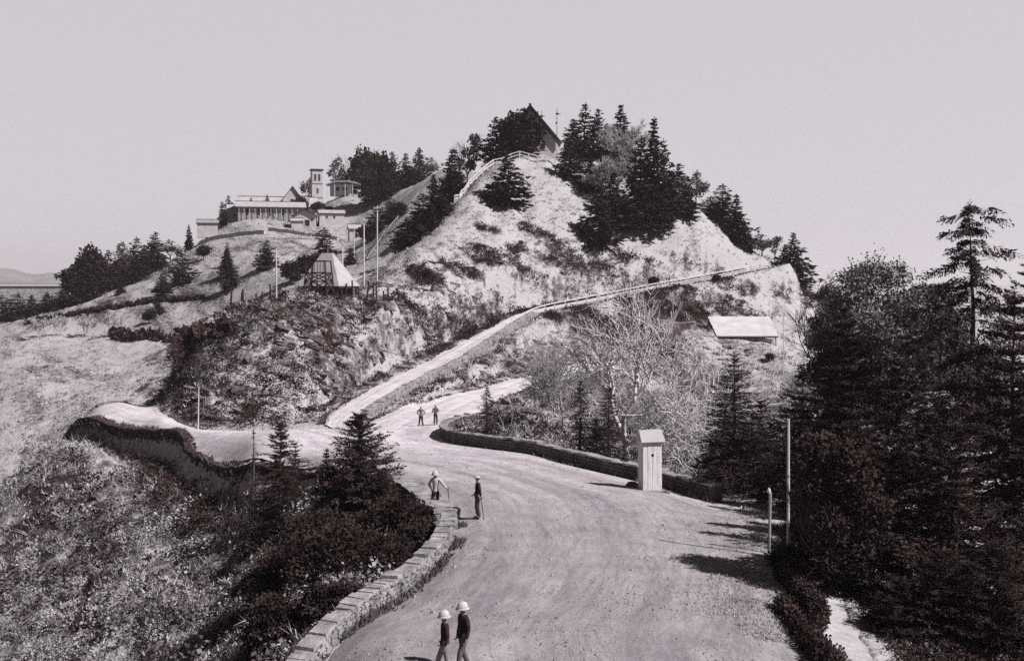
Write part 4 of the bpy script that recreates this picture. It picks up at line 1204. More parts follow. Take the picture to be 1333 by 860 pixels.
# summit group
T('fir:1', 645, 152, 40, 'pointed dark tree just left of the round ones on the hilltop', 196)
T('round:1', 680, 141, 54, 'dark round headed evergreen in front of the summit house gable', 193)
T('round:2', 666, 147, 44, 'smaller round evergreen squeezed beside the pointed hilltop tree', 194)
T('fir:4', 672, 158, 50, 'skirted dark tree filling in below the round ones on the hilltop', 192)
T('round:2', 694, 170, 26, 'low round evergreen tucked against the right of the big round one on the hilltop', 193)
T('fir:2', 662, 198, 56, 'bushy dark conifer standing alone on the pale slope under the summit fence', row=268)
T('fir:3', 647, 232, 30, 'low spreading conifer at the left foot of the lone slope conifer', row=262)
T('fir:4', 744, 154, 42, 'first broad conifer right of the summit house', 236)
T('spruce:1', 759, 134, 36, 'tallest thin topped conifer right of the summit house', 238)
T('spruce:2', 777, 141, 38, 'conifer with an airy crown second in the row right of the summit', 194)
T('fir:5', 792, 160, 36, 'dense mid height conifer behind the white fence right of the summit', 195)
T('spruce:3', 808, 136, 44, 'sharp spired conifer in the middle of the right hilltop row', 196)
T('fir:1', 832, 178, 44, 'broad conifer between the two spires on the right of the hilltop', row=276)
T('spruce:4', 850, 152, 58, 'great dark spire where the hilltop row starts to fall away', row=292)
T('fir:2', 866, 182, 46, 'dark conifer on the right shoulder just past the great spire', row=288)
T('fir:3', 882, 212, 44, 'lower conifer stepping down the right shoulder of the hill', row=280)
T('fir:4', 835, 238, 64, 'wide dark conifer on the slope below the great spire', row=300)
T('fir:5', 800, 222, 50, 'dark bushy conifer below the white fence at right of the summit', row=286)
T('fir:1', 858, 250, 50, 'low dark conifer at the foot of the right hilltop group', row=302)
T('fir:2', 742, 185, 40, 'dark conifer at the left edge of the right hilltop group, low on the slope', row=234)
T('fir:3', 779, 242, 60, 'dark conifer alone on the slope below the right hilltop group', row=322)
T('fir:5', 765, 285, 36, 'low skirted conifer at the left foot of the slope conifer below the summit', row=312)
T('open:1', 906, 224, 30, 'thin pale feathery tree on the skyline between two dark clumps', 204)
T('spruce:1', 940, 240, 40, 'tallest conifer of the skyline clump right of the gap', 204)
T('fir:2', 925, 255, 40, 'left conifer of the skyline clump right of the gap', 203)
T('fir:4', 958, 252, 42, 'right conifer of the skyline clump right of the gap', 205)
T('fir:5', 970, 284, 24, 'small conifer ending the skyline clump on its downhill side', 206)
T('open:2', 992, 304, 26, 'pale open bush on the crest at the end of the ramp fence', 210)
T('open:3', 1008, 305, 20, 'small leafy sapling beside the dark conifer at the end of the fence', 210)
T('fir:3', 1033, 302, 48, 'solitary dark conifer on the right crest beyond the fence end', 206)
T('fir:1', 1022, 318, 26, 'little conifer close against the solitary one on the right crest', 207)
T('fir:3', 815, 252, 50, 'dark conifer filling the middle of the slope below the white fence', row=296)
T('fir:5', 768, 206, 42, 'dark conifer under the tallest thin topped one right of the summit', row=250)
T('fir:2', 893, 240, 36, 'small dark conifer at the lower tip of the right hilltop group', row=284)
# dark mass left of the hill
T('fir:4', 586, 192, 54, 'tallest conifer of the dark mass on the left flank of the hill', 194)
T('fir:5', 566, 226, 54, 'second conifer down in the dark mass on the left flank', 190)
T('fir:1', 548, 252, 50, 'third conifer down in the dark mass on the left flank', 186)
T('fir:2', 530, 282, 42, 'lowest conifer of the dark mass, beside the steep path', 182)
T('fir:3', 598, 216, 34, 'right hand conifer of the dark mass touching the pale slope', 191)
T('fir:4', 574, 252, 50, 'front conifer of the dark mass half sunk behind the pale slope', 184)
T('fir:5', 558, 270, 50, 'lower front conifer of the dark mass, behind the pale slope', 181)
T('fir:2', 540, 288, 44, 'conifer at the low front corner of the dark mass by the path', 178)
T('open:4', 608, 172, 34, 'pale leafy tree against the sky left of the hilltop fence', 200)
# back ridge
BR = [('open:1', 440, 204, 26, 'thin pale leafed tree just right of the bell tower'), ('fir:1', 458, 206, 26, 'left end conifer of the back ridge wood'),
      ('round:1', 474, 190, 34, 'tallest round tree in the back ridge wood'), ('round:2', 495, 195, 30, 'second round tree in the back ridge wood'),
      ('fir:2', 484, 206, 26, 'dark conifer between the two round trees of the back ridge'), ('fir:3', 512, 197, 28, 'pointed conifer at the middle of the back ridge wood'),
      ('fir:4', 528, 199, 26, 'conifer right of the middle of the back ridge wood'), ('fir:5', 545, 192, 30, 'pointed conifer at the right end of the back ridge wood'),
      ('round:2', 484, 218, 26, 'low dark tree at the front of the back ridge wood above the pavilion'), ('fir:1', 502, 216, 34, 'front dark conifer of the back ridge wood'),
      ('fir:2', 535, 216, 36, 'front conifer of the back ridge wood beside the hill'), ('open:2', 556, 205, 28, 'pale leafy tree at the right of the back ridge wood')]
for i, (kd, px, tp, w, lab) in enumerate(BR): T(kd, px, tp, w * 1.15, lab, 394 if px <= 474 and i != 8 else 352 - 7 * (i > 7) + (px - 470) * .02)
# by the mission
for kd, px, tp, w, lab, Y in (('fir:3', 298, 254, 18, 'small conifer at the left end of the church roof', 356), ('fir:4', 327, 257, 14, 'small conifer in front of the left church roof', 358),
                           ('fir:5', 348, 253, 14, 'small conifer in front of the church roof left of the gable', 358), ('round:1', 366, 262, 14, 'little round bush left of the church gable', 357),
                           ('round:2', 393, 254, 18, 'dark bush covering the right side of the church gable', 357), ('round:1', 414, 262, 18, 'dark bush at the foot of the bell tower', 364),
                           ('open:3', 403, 228, 18, 'sparse tree showing left of the bell tower', 378), ('fir:1', 289, 262, 14, 'tiny conifer left of the squat stone store', 350),
                           ('round:2', 428, 268, 16, 'small dark bush right of the foot of the bell tower', 360)):
    T(kd, px, tp, w, lab, Y)
for kd, px, tp, w, lab, row in (('fir:2', 422, 296, 38, 'big dark conifer on the slope right behind the timber frame', 348), ('fir:3', 347, 312, 34, 'dark conifer on the slope above the slender pole', 350),
                             ('fir:4', 301, 338, 32, 'dark conifer at the head of the cut bank path', 376), ('fir:5', 295, 322, 24, 'conifer just above the one at the head of the cut bank', 360),
                             ('spruce:2', 296, 316, 14, 'slim conifer under the terrace balustrade', 345), ('round:1', 378, 338, 26, 'dark bush on the slope left of the timber frame', 372),
                             ('round:2', 402, 330, 34, 'bushy tree behind the timber frame', 362), ('fir:1', 237, 329, 34, 'dark conifer alone on the pale left slope', 372),
                             ('fir:2', 212, 354, 26, 'conifer lower left of the lone one on the pale slope', 386), ('fir:3', 206, 388, 22, 'small conifer beside the field hedge on the left slope', 410),
                             ('round:1', 194, 403, 16, 'low bush left of the small conifer by the hedge', 420), ('fir:4', 157, 364, 18, 'small conifer on the pale slope under the left ridge trees', 381),
                             ('round:2', 265, 318, 18, 'low bush under the left end of the terrace', 338), ('fir:5', 246, 292, 14, 'small conifer on the crest left of the mission', 308)):
    T(kd, px, tp, w, lab, None, row)
LR = [('round:1', 118, 317, 32, 'tall round tree on the left ridge skyline', 292), ('fir:1', 140, 325, 26, 'pointed conifer right of the round ridge tree', 296), ('fir:2', 160, 334, 30, 'broad conifer in the middle of the left ridge clump', 298),
      ('spruce:1', 176, 309, 22, 'slim spire on the left ridge', 303), ('fir:3', 200, 301, 34, 'tallest conifer of the left ridge clump', 304), ('fir:4', 188, 318, 30, 'conifer left of the tallest one on the left ridge', 300),
      ('fir:5', 205, 330, 30, 'front conifer under the tallest one of the left ridge', 298), ('round:2', 150, 345, 30, 'bushy tree at the front of the left ridge clump', 294),
      ('fir:1', 122, 344, 34, 'broad dark tree low on the left ridge', 288), ('round:1', 98, 344, 34, 'spreading bush at the left end of the ridge clump', 290), ('open:1', 160, 316, 26, 'pale open tree behind the left ridge conifers', 312),
      ('fir:2', 104, 360, 34, 'dark conifer where the ridge meets the low field', 285), ('fir:3', 82, 372, 30, 'conifer in the dark belt at the ridge foot', 290), ('fir:4', 62, 380, 30, 'second conifer in the dark belt at the ridge foot', 290),
      ('fir:5', 42, 384, 30, 'third conifer in the dark belt at the ridge foot', 290), ('fir:1', 22, 382, 30, 'fourth conifer in the dark belt, near the left picture edge', 290), ('fir:2', 2, 384, 32, 'leftmost conifer of the dark belt', 290),
      ('fir:3', 180, 338, 28, 'conifer filling the front of the left ridge clump', 294), ('open:2', 222, 312, 22, 'pale bare looking tree right of the left ridge clump', 312), ('fir:4', 174, 352, 24, 'lowest conifer of the left ridge clump', 290)]
for kd, px, tp, w, lab, Y in LR: T(kd, px, tp, w * 1.25, lab, Y)
# small dark bushes on the slopes
for px, row, w, lab in ((851, 372, 16, 'small dark bush on the ramp fence line'), (932, 366, 12, 'small dark bush against the right part of the ramp fence'),
                        (812, 398, 20, 'dark bush under the ramp fence'), (555, 362, 14, 'dark bush on the pale slope right of the hut'), (1002, 470, 14, 'dark round bush below the long pale shed')):
    far_tree('round:1', px, row - w * .8, lab, None, row, w, name='bush', cat='bush')

# --- nearer conifers: own meshes
def near_conifer(px, Y, top, r, seed, label, lev=34, nbr=12, ncl=16, droop=.3, spray=.8, gap=.2, sparse=0.0, hang=0.0, lean=0.0, m=None, z0=.03, shape=.85, limbs=60, name='conifer', sunlit=0):
    p = at(px, Y, -.1); h = (HY - top) / F * Y - p.z
    t = empty(name, p, label, 'tree')
    link('trunk', trunk_mesh(h, .016 * h + .05, seed, M['bark'], limbs, r, lean, droop), t)
    k = 1.5 if Y < 70 else 1.2
    link('crown', conifer_mesh(h, r, lev, nbr, int(ncl * k), seed, droop, z0, shape, spray, gap, m or M['needles'], sparse, hang, lean, 6, .62 if Y < 70 else .7), t)
    if sunlit:
        link('sunlit_sprays', conifer_mesh(h, r * 1.12, lev, nbr, int(ncl * .6), seed + 900, droop, z0, shape, spray * .7, gap, M['dead_and_lit_twig'], sunlit, hang, lean, 5, .4), t)  # pale sprays imitate sunlit boughs, the light is put into their colour
    return t
near_conifer(634, 80.5, 503, 1.5, 301, 'dark slim conifer standing just inside the tip of the curved wall', 30, 10, 12, spray=.7)
near_conifer(755, 73.5, 494, 1.4, 302, 'very slim dark conifer behind the wall left of the bare tree', 28, 10, 12, spray=.75)
near_conifer(793, 72.5, 503, 2.0, 303, 'broad dark conifer behind the wall at the foot of the bare tree', 30, 11, 14)
near_conifer(776, 75, 545, 1.1, 304, 'low dark conifer filling the gap behind the wall left of the booth', 26, 10, 12)
near_conifer(956, 67, 458, 2.7, 305, 'pointed dark conifer behind the wall right of the bare tree', 36, 12, 16)
near_conifer(990, 66, 520, 2.2, 306, 'lower dark conifer right behind the end of the curved wall', 30, 12, 16)
near_conifer(930, 68, 560, 1.4, 307, 'small conifer at the wall left of the pointed dark one', 26, 10, 12)
near_conifer(1045, 60, 478, 2.7, 308, 'dark conifer behind the tall thin white pole', 20, 15, 27, .2)
near_conifer(1098, 55, 396, 3.2, 309, 'tall broad conifer in the middle of the right hand wood', 24, 16, 30, .15, gap=.3, sunlit=.84)
near_conifer(1180, 50, 416, 3.3, 310, 'wide dark conifer right of the middle of the right hand wood', 23, 16, 30, .15, gap=.3, sunlit=.84)
near_conifer(1122, 47.5, 545, 2.3, 311, 'low spreading conifer just right of the tall thin white pole', 17, 15, 27, .1, gap=.3, sunlit=.84)
near_conifer(1160, 41, 560, 2.6, 312, 'front conifer with level branches in the right hand wood', 18, 16, 30, .05, gap=.35, sunlit=.84)
near_conifer(1240, 40, 520, 3.0, 313, 'large front conifer near the right picture edge', 20, 16, 30, .1, gap=.35, sunlit=.84)
near_conifer(1320, 44, 372, 3.4, 314, 'dark conifer cut by the right picture edge', 20, 16, 30, .15, gap=.3)
near_conifer(1232, 36, 712, 2.0, 315, 'low dark conifer in the front right corner beside the footpath', 14, 15, 27, .05)
near_conifer(1300, 35.5, 700, 2.4, 316, 'dark spreading conifer in the very corner at bottom right', 16, 15, 27, .05)
near_conifer(1172, 36.0, 752, 1.3, 317, 'small dark conifer right beside the footpath', 26, 12, 14, .05)
near_conifer(1268, 52, 264, 3.7, 318, 'tall slender drooping conifer with an open crown at far right', 44, 5, 36, .55, .8, .4, .15, .9, -.015, M['needles_brown'], .25, .5, 70)
near_conifer(1225, 56, 396, 1.7, 319, 'thin open conifer left of the tall drooping one', 26, 8, 14, .15, .65, .3, .2, .5, 0, M['needles_brown'], .1, .7, 50)
# left foreground
near_conifer(468, 54.5, 538, 2.6, 330, 'biggest conifer beside the road left of the figure in white', 32, 12, 26, .1, .9, .35, .08, lean=-.01)
near_conifer(365, 58, 548, 1.85, 331, 'pointed young conifer at the road edge on the left', 30, 12, 22, .2, .75, .3, .1)
near_conifer(384, 60, 575, .9, 332, 'smaller conifer crowding the right of the pointed young one', 22, 8, 12, .2, .75, .3, .1)
near_conifer(425, 55.5, 583, .75, 333, 'narrow upright conifer between the two larger ones on the left', 22, 8, 12, .2, .7, .3, .1)
near_conifer(330, 60, 556, .55, 334, 'thin sparse sapling left of the pointed young conifer', 18, 5, 7, .2, .55, .3, .35, limbs=40)
near_conifer(495, 52.5, 612, 1.5, 335, 'low branching conifer in front of the biggest left one', 24, 11, 16, .1, .8, .3)

near_conifer(1112, 44.2, 500, 2.0, 336, 'narrow dark conifer right behind the foot of the tall thin white pole', 18, 14, 24, .1, gap=.3)
near_conifer(1052, 47, 560, 1.3, 337, 'dark conifer standing behind the short weathered post', 17, 14, 24, .1, gap=.3)
near_conifer(1345, 60, 330, 3.0, 338, 'conifer mostly beyond the right picture edge, behind the front ones', 20, 15, 27, .15, gap=.3)
# broad trees on the right
def broad_tree(px, Y, top, r, seed, label, m, nleaf=9000, size=.42, nb=14, base=.3, ry=None):
    p = at(px, Y, -.2); h = (HY - top) / F * Y - p.z
    g = np.random.default_rng(seed)
    bl = [(0, 0, h * .68, r * .62, r * .62, h * .24)]
    for k in range(nb):
        z = g.uniform(base, .93); rr = r * math.sin(math.pi * min(1, (1.02 - z) / (1.05 - base))) ** .6
        az = g.uniform(0, 6.28); q = r * g.uniform(.24, .4)
        bl.append((math.cos(az) * (rr - q * .7), math.sin(az) * (rr - q * .7), h * z - q * .6, q, q, q * g.uniform(.7, 1.0)))
    t = empty('broadleaf_tree', p, label, 'tree')
    link('trunk', tube_mesh([s[:4] for s in bare_segments(h * .6, seed, .5, 4, first=.35, up=.3)], M['bark'], 'trunk', 5), t)
    link('crown', blob_crown(bl, int(nleaf * 2.6), size * .6, seed, m, .25), t)
broad_tree(1140, 78, 322, 3.5, 401, 'big round headed tree rising over the right hand wood', M['leaf_lit'], 9000, .3, 20, .3)
broad_tree(1202, 82, 350, 2.6, 402, 'smaller round headed tree right of the big one', M['leaf_mid'], 8000, .34, 14, .35)
broad_tree(1090, 95, 362, 2.6, 403, 'pale brown round bushy tree at the left edge of the right hand wood', M['leaf_mid'], 5000, .34, 12, .3)
broad_tree(1082, 120, 350, 2.4, 404, 'small round tree on the skyline left of the big round headed one', M['leaf_mid'], 4000, .34, 10, .3)
broad_tree(1262, 95, 440, 4.0, 405, 'dusky leafy tree behind the tall drooping conifer', M['needles_brown'], 8000, .4, 14, .2)
broad_tree(1180, 95, 430, 4.6, 406, 'dusky tree filling the back of the right hand wood', M['needles_brown'], 8000, .4, 14, .15)
broad_tree(1100, 80, 440, 3.6, 407, 'dark leafy tree low at the left of the right hand wood', M['leaf_dark'], 8000, .36, 14, .15)

broad_tree(1086, 39.5, 548, 1.9, 408, 'dense rounded evergreen where the footpath meets the wood, behind the tall thin white pole', M['needles'], 9000, .22, 16, .18)
# big bare tree behind the booth
bare_tree(818, 76, 10.0, 77, 'big bare deciduous tree with wide pale limbs behind the wooden booth', levels=5, mt=M['bark_pale2'], spread=.8, first=.16, thin=.02, up=.2, len0=.34, r0=.34, squash=(1.15, .7, 1.0))
bare_tree(870, 82, 6.6, 78, 'smaller bare tree right of the big bare one', levels=5, spread=.9, first=.15, thin=.02, up=.15, len0=.3, r0=.12)
bare_tree(735, 100, 8.0, 79, 'pale bare tree left of the big bare one', levels=5, spread=.7, first=.15, thin=.022, up=.3, len0=.3, r0=.12)
bare_tree(905, 96, 7.0, 80, 'bare grey tree behind the pointed dark conifer', levels=5, spread=.75, first=.2, thin=.022, up=.25, len0=.3, r0=.12)
bare_tree(1062, 104, 5.5, 86, 'pale bare tree at the left edge of the right hand wood', levels=4, spread=.7, first=.2, thin=.022, up=.2, len0=.3, r0=.1)
bare_tree(818, 219, 9.5, 81, 'pale bare tree among the dark conifers right of the summit', levels=5, spread=.6, first=.2, thin=.04, up=.3, len0=.3, r0=.12)
bare_tree(792, 208, 7.5, 82, 'small bare tree below the white fence right of the summit', levels=5, spread=.7, first=.2, thin=.04, up=.3, len0=.3, r0=.1)
bare_tree(300, 55, 3.0, 85, 'thin bare sapling leaning on the brushy left slope', levels=3, spread=.45, mt=M['bark'], first=.45, thin=.012, up=.4, len0=.3, r0=.03)
for px, row, s, lab in ((50, 440, 91, 'leftmost pale bare bush in the hollow below the left ridge'), (78, 438, 92, 'second pale bare bush in the hollow below the left ridge'), (112, 440, 93, 'third pale bare bush in the hollow, left of the hedge'), (150, 438, 94, 'pale bare bush at the left end of the field hedge')):
    bare_tree(px, hit(px, row), 4.2, s, lab, 'bare_bush', 'bush', levels=4, spread=.5, first=.15, thin=.045, up=.4, len0=.35, r0=.08, mt=M['dead_and_lit_twig'])

# dark evergreen shrubs on the left of the near wall
SH = [(520, 48.5, 1.75, 1.75, 'dark spreading shrub nearest the broad wall slabs'), (545, 46.3, 1.15, 1.0, 'small dark shrub tucked against the bend of the near wall'), (462, 49, 1.9, 2.3, 'dense dark shrub under the biggest left conifer'),
      (405, 50, 1.9, 2.2, 'dense dark shrub below the narrow conifer on the left'), (495, 44, 1.5, 1.5, 'dark shrub behind the middle of the near stone wall'), (430, 44.5, 1.9, 2.0, 'wide dark shrub low behind the near stone wall'),
      (370, 46, 1.8, 2.2, 'dark shrub at the bottom left of the shrub bank'), (365, 40, 1.3, 1.7, 'dark shrub by the bottom picture edge left of the wall'), (440, 39.5, 1.2, 1.1, 'low dark shrub hugging the near wall at the bottom'), (350, 55, 1.3, 1.6, 'dark shrub on the slope under the pointed young conifer')]
for i, (px, Y, r, h, lab) in enumerate(SH):
    g = np.random.default_rng(500 + i)
    bl = [(0, 0, h * .35, r * .9, r * .9, h * .6)] + [(g.uniform(-.6, .6) * r, g.uniform(-.6, .6) * r, g.uniform(.2, .75) * h, r * .42, r * .42, h * .33) for _ in range(7)]
    t = empty('evergreen_shrub', at(px, Y, -.15), lab, 'shrub')
    link('foliage', blob_crown(bl, int(14000 * r), .115, 500 + i, M['shrub'], .3, .25), t)
    link('stems', tube_mesh([s[:4] for s in bare_segments(h * .8, 500 + i, .9, 3, first=.1)], M['bark'], 'stems', 4), t)
# clipped hedge between gravel and footpath
for i, (px, Y, rx, ry, h, lab) in enumerate(((1043, 37.6, .42, 2.2, .8, 'dark low hedge between the gravel and the footpath at bottom right'), (1050, 33.5, .42, 2.6, .75, 'dark low hedge running out of the bottom edge beside the footpath'), (1030, 41.5, .8, 1.2, .8, 'dark low bush at the foot of the tall thin white pole'))):
    g = np.random.default_rng(550 + i)
    bl = [(g.uniform(-.3, .3) * rx, ry * (k / 4 - 1) + ry * .0, h * .45, rx * .8, ry * .3, h * .55) for k in range(9)]
    t = empty('hedge', at(px, Y, -.1), lab, 'hedge')
    link('foliage', blob_crown(bl, 12000, .09, 550 + i, M['shrub'], .3, .15), t)
    link('stems', tube_mesh([s[:4] for s in bare_segments(h * .8, 550 + i, .9, 3, first=.1)], M['bark'], 'stems', 4), t)

# gully trees and bushes between the mission hill and the big hill
for kd, px, tp, w, lab, row in (('fir:1', 492, 262, 26, 'dark conifer in the gully right of the pavilion bank', 305), ('fir:2', 508, 256, 24, 'conifer at the head of the gully under the back ridge wood', 290),
                             ('round:1', 478, 292, 26, 'dark bush low in the gully beside the white shed', 318), ('fir:3', 455, 322, 22, 'dark bush behind the thick pale pole right of the hut roof', 345), ('round:2', 520, 262, 22, 'dark bush beside the steep path', 285)):
    T(kd, px, tp, w, lab, None, row)
# field hedges on the far left slope
def hedge_line(name, pts, r, h, seed, label, m, dens=900):
    P = resample(np.array([(X(p, y), y) for p, y in [(a, hit(a, b)) for a, b in pts]]), 40)
    z = ground(PX(P[:, 0], P[:, 1]), P[:, 1])
    o = Vector((P[0, 0], P[0, 1], z[0]))
    g = np.random.default_rng(seed)
    bl = [(P[i, 0] - o.x, P[i, 1] - o.y, z[i] - o.z + h * .3 * g.uniform(.2, 1.2), r * g.uniform(.8, 2.0), r * g.uniform(.6, 1.2), h * g.uniform(.3, .8)) for i in range(40)]
    me = blob_crown(bl, dens * 8, .8, seed, m, .3, .2); me.name = name
    ob = link(name, me); ob.location = o
    tag(ob, label, 'hedge')
hedge_line('field_hedge', [(150, 438), (190, 440), (235, 443), (262, 446), (290, 440)], 1.2, 1.6, 601, 'dark field hedge running along the hollow to the cut bank', M['brush_dark'])
hedge_line('field_hedge', [(40, 421), (90, 411), (140, 402), (185, 396)], .7, .7, 602, 'thin dark hedge line at the foot of the pale left slope', M['brush_dark'], 400)
hedge_line('field_hedge', [(185, 396), (220, 392), (262, 389)], .6, .6, 603, 'short thin hedge line crossing the pale slope under the lone conifer', M['brush_dark'], 300)

# the wood goes on to the right
for px, Y, top, r, sd, lab in ((1420, 52, 380, 3.0, 351, 'conifer of the wood farther right beyond the picture edge, nearest'), (1520, 64, 350, 3.2, 352, 'tall conifer of the wood well beyond the right picture edge'), (1430, 90, 400, 3.2, 353, 'conifer at the back of the wood beyond the right picture edge'),
                               (1640, 60, 400, 3.0, 354, 'outermost conifer of the wood beyond the right picture edge')):
    near_conifer(px, Y, top, r, sd, lab, 26, 12, 16, .15, gap=.3)

# ------------------------------------------------------------------ people
def skin_mesh(name, J, E, root, levels=1):
    """J: {key: (x, y, z, r)}; E: pairs of keys; one continuous tapering surface"""
    ks = list(J); ix = {k: i for i, k in enumerate(ks)}
    me = bpy.data.meshes.new(name)
    me.from_pydata([J[k][:3] for k in ks], [(ix[a], ix[b]) for a, b in E], [])
    o = bpy.data.objects.new(name, me); COL.objects.link(o)
    md = o.modifiers.new('skin', 'SKIN'); md.use_smooth_shade = True
    for i, k in enumerate(ks):
        s = me.skin_vertices[0].data[i]
        r = J[k][3]; s.radius = (r, r) if not isinstance(r, tuple) else r
        s.use_root = (k == root)
    sb = o.modifiers.new('sub', 'SUBSURF'); sb.levels = sb.render_levels = levels
    dg = bpy.context.evaluated_depsgraph_get()
    res = bpy.data.meshes.new_from_object(o.evaluated_get(dg))
    bpy.data.objects.remove(o)
    res.name = name
    return res

def add_tubes(me, chains, n=6):
    """adds finger / nose chains to a mesh: chains of [(x, y, z, r)]"""
    bm = bmesh.new(); bm.from_mesh(me)
    for ch in chains:
        rings = []
        for i, c in enumerate(ch):
            a = Vector(ch[max(i - 1, 0)][:3]); b = Vector(ch[min(i + 1, len(ch) - 1)][:3]); d = (b - a)
            q = d.to_track_quat('Z', 'Y')
            rings.append([bm.verts.new(Vector(c[:3]) + q @ Vector((math.cos(2 * math.pi * k / n) * c[3], math.sin(2 * math.pi * k / n) * c[3], 0))) for k in range(n)])
        for r0, r1 in zip(rings[:-1], rings[1:]):
            for k in range(n): bm.faces.new((r0[k], r0[(k + 1) % n], r1[(k + 1) % n], r1[k]))
        bm.faces.new(rings[0][::-1]); bm.faces.new(rings[-1])
    for f in bm.faces: f.smooth = True
    bm.to_mesh(me); bm.free()
    return me

def lerp(a, b, t): return tuple(a[i] * (1 - t) + b[i] * t for i in range(3))

def person(px, Y, H, rz, label, arms, jacket, trousers, hat='topee', legs=None, dz=0.0, head_turn=0.0, coat=0.0):
    p = at(px, Y, 0.035 + dz)
    t = empty('person', p, label, 'person', rz=rz)
    s = H / 1.75
    t.scale = (s, s, s)
    L = legs or {}
    hip = {-1: (-.095, 0, .92), 1: (.095, 0, .92)}
    kn = {-1: L.get('kl', (-.11, -.03, .49)), 1: L.get('kr', (.11, -.03, .49))}
    an = {-1: L.get('al', (-.12, .02, .09)), 1: L.get('ar', (.12, .02, .09))}
    sh = {-1: (-.185, .01, 1.43), 1: (.185, .01, 1.43)}
    hd = (math.sin(head_turn) * .03, -.02 * math.cos(head_turn), 0)
    J = {'pel': (0, 0, .96, .115), 'wai': (0, 0, 1.1, .105), 'che': (0, .0, 1.3, (.15, .115)), 'nb': (0, .01, 1.46, .075), 'nk': (0, 0, 1.53, .052),
         'jaw': (hd[0], hd[1], 1.6, .066), 'cr': (hd[0] * .6, hd[1] * .3 + .01, 1.685, .078)}
    E = [('pel', 'wai'), ('wai', 'che'), ('che', 'nb'), ('nb', 'nk'), ('nk', 'jaw'), ('jaw', 'cr')]
    fing = []
    for sd in (-1, 1):
        k = 'l' if sd < 0 else 'r'
        el, wr = arms[k]
        J[k + 'h'] = hip[sd] + (.088,); J[k + 'k'] = kn[sd] + (.058,); J[k + 'a'] = an[sd] + (.042,)
        J[k + 't'] = (an[sd][0] * 1.05, an[sd][1] - .17, .035, .036)
        J[k + 's'] = sh[sd] + (.062,); J[k + 'e'] = el + (.042,); J[k + 'w'] = wr + (.03,)
        d = unit(np.array(wr) - np.array(el)); pm = tuple(np.array(wr) + d * .085)
        J[k + 'p'] = pm + ((.036, .02),)
        E += [('pel', k + 'h'), (k + 'h', k + 'k'), (k + 'k', k + 'a'), (k + 'a', k + 't'), ('nb', k + 's'), (k + 's', k + 'e'), (k + 'e', k + 'w'), (k + 'w', k + 'p')]
        side = unit(np.cross(d, np.array([0.3, 1, 0.2]))); cur = unit(np.cross(side, d)) * -1
        for q, (o, ln) in enumerate(((-.027, .072), (-.009, .082), (.009, .076), (.027, .06))):
            b = np.array(pm) + side * o - d * .012
            c1 = b + d * ln * .5 + cur * .012; c2 = c1 + d * ln * .28 + cur * .03; c3 = c2 + cur * .025 - d * .004
            fing.append([tuple(b) + (.0095,), tuple(c1) + (.009,), tuple(c2) + (.0085,), tuple(c3) + (.006,)])
        b = np.array(wr) + d * .04 + side * -.028
        fing.append([tuple(b) + (.012,), tuple(b + d * .03 - side * .02 + cur * .015) + (.0105,), tuple(b + d * .055 - side * .018 + cur * .035) + (.007,)])
    body = skin_mesh('body', J, E, 'pel')
    c, sn = math.cos(head_turn), math.sin(head_turn)
    def hp(x, y, z): return (hd[0] + x * c - y * sn * -1 * -1, hd[1] + x * sn + y * c, z)
    nose = [hp(0, -.062, 1.665) + (.009,), hp(0, -.085, 1.64) + (.013,), hp(0, -.078, 1.618) + (.012,)]
    ears = [[hp(e * .07, .01, 1.61) + (.012,), hp(e * .082, .016, 1.64) + (.02,), hp(e * .078, .02, 1.665) + (.01,)] for e in (-1, 1)]
    chin = [hp(0, -.045, 1.565) + (.03,), hp(0, -.062, 1.575) + (.024,)]
    add_tubes(body, fing + [nose, chin] + ears)
    body.materials.clear(); body.materials.append(M['skin'])
    link('body', body, t)
    for e in (-1, 1):
        mb = MB(); mb.lathe([(.002, -.009), (.009, 0), (.002, .009)], 8, hp(e * .03, -.066, 1.655)); mb.build('eye', M['dark_opening'], t)
    mb = MB(); mb.lathe([(.002, -.006), (.02, 0), (.002, .006)], 8, hp(0, -.07, 1.598), sy=.5); mb.build('mouth', M['cloth_grey'], t)
    # hair: a cap at the back of the head
    mb = MB(); mb.lathe([(.082, 0), (.088, .04), (.07, .09), (.02, .115)], 14, hp(0, .018, 1.63)); mb.build('hair', M['leather'], t, True)
    # jacket with sleeves, trousers, boots
    g = .024
    Jk = {'h': (0, 0, .86 - coat, .15), 'p': (0, 0, .97, .145), 'w': (0, 0, 1.12, (.15, .125)), 'c': (0, 0, 1.31, (.185, .135)), 'n': (0, .01, 1.47, .085)}
    Ek = [('h', 'p'), ('p', 'w'), ('w', 'c'), ('c', 'n')]
    for sd in (-1, 1):
        k = 'l' if sd < 0 else 'r'; el, wr = arms[k]
        Jk[k + 's'] = sh[sd] + (.085,); Jk[k + 'e'] = el + (.062,); Jk[k + 'w'] = lerp(el, wr, .93) + (.05,)
        Ek += [('n', k + 's'), (k + 's', k + 'e'), (k + 'e', k + 'w')]
    me = skin_mesh('jacket', Jk, Ek, 'w'); me.materials.clear(); me.materials.append(jacket); link('jacket', me, t)
    Jt = {'p': (0, 0, 1.0, .13)}; Et = []
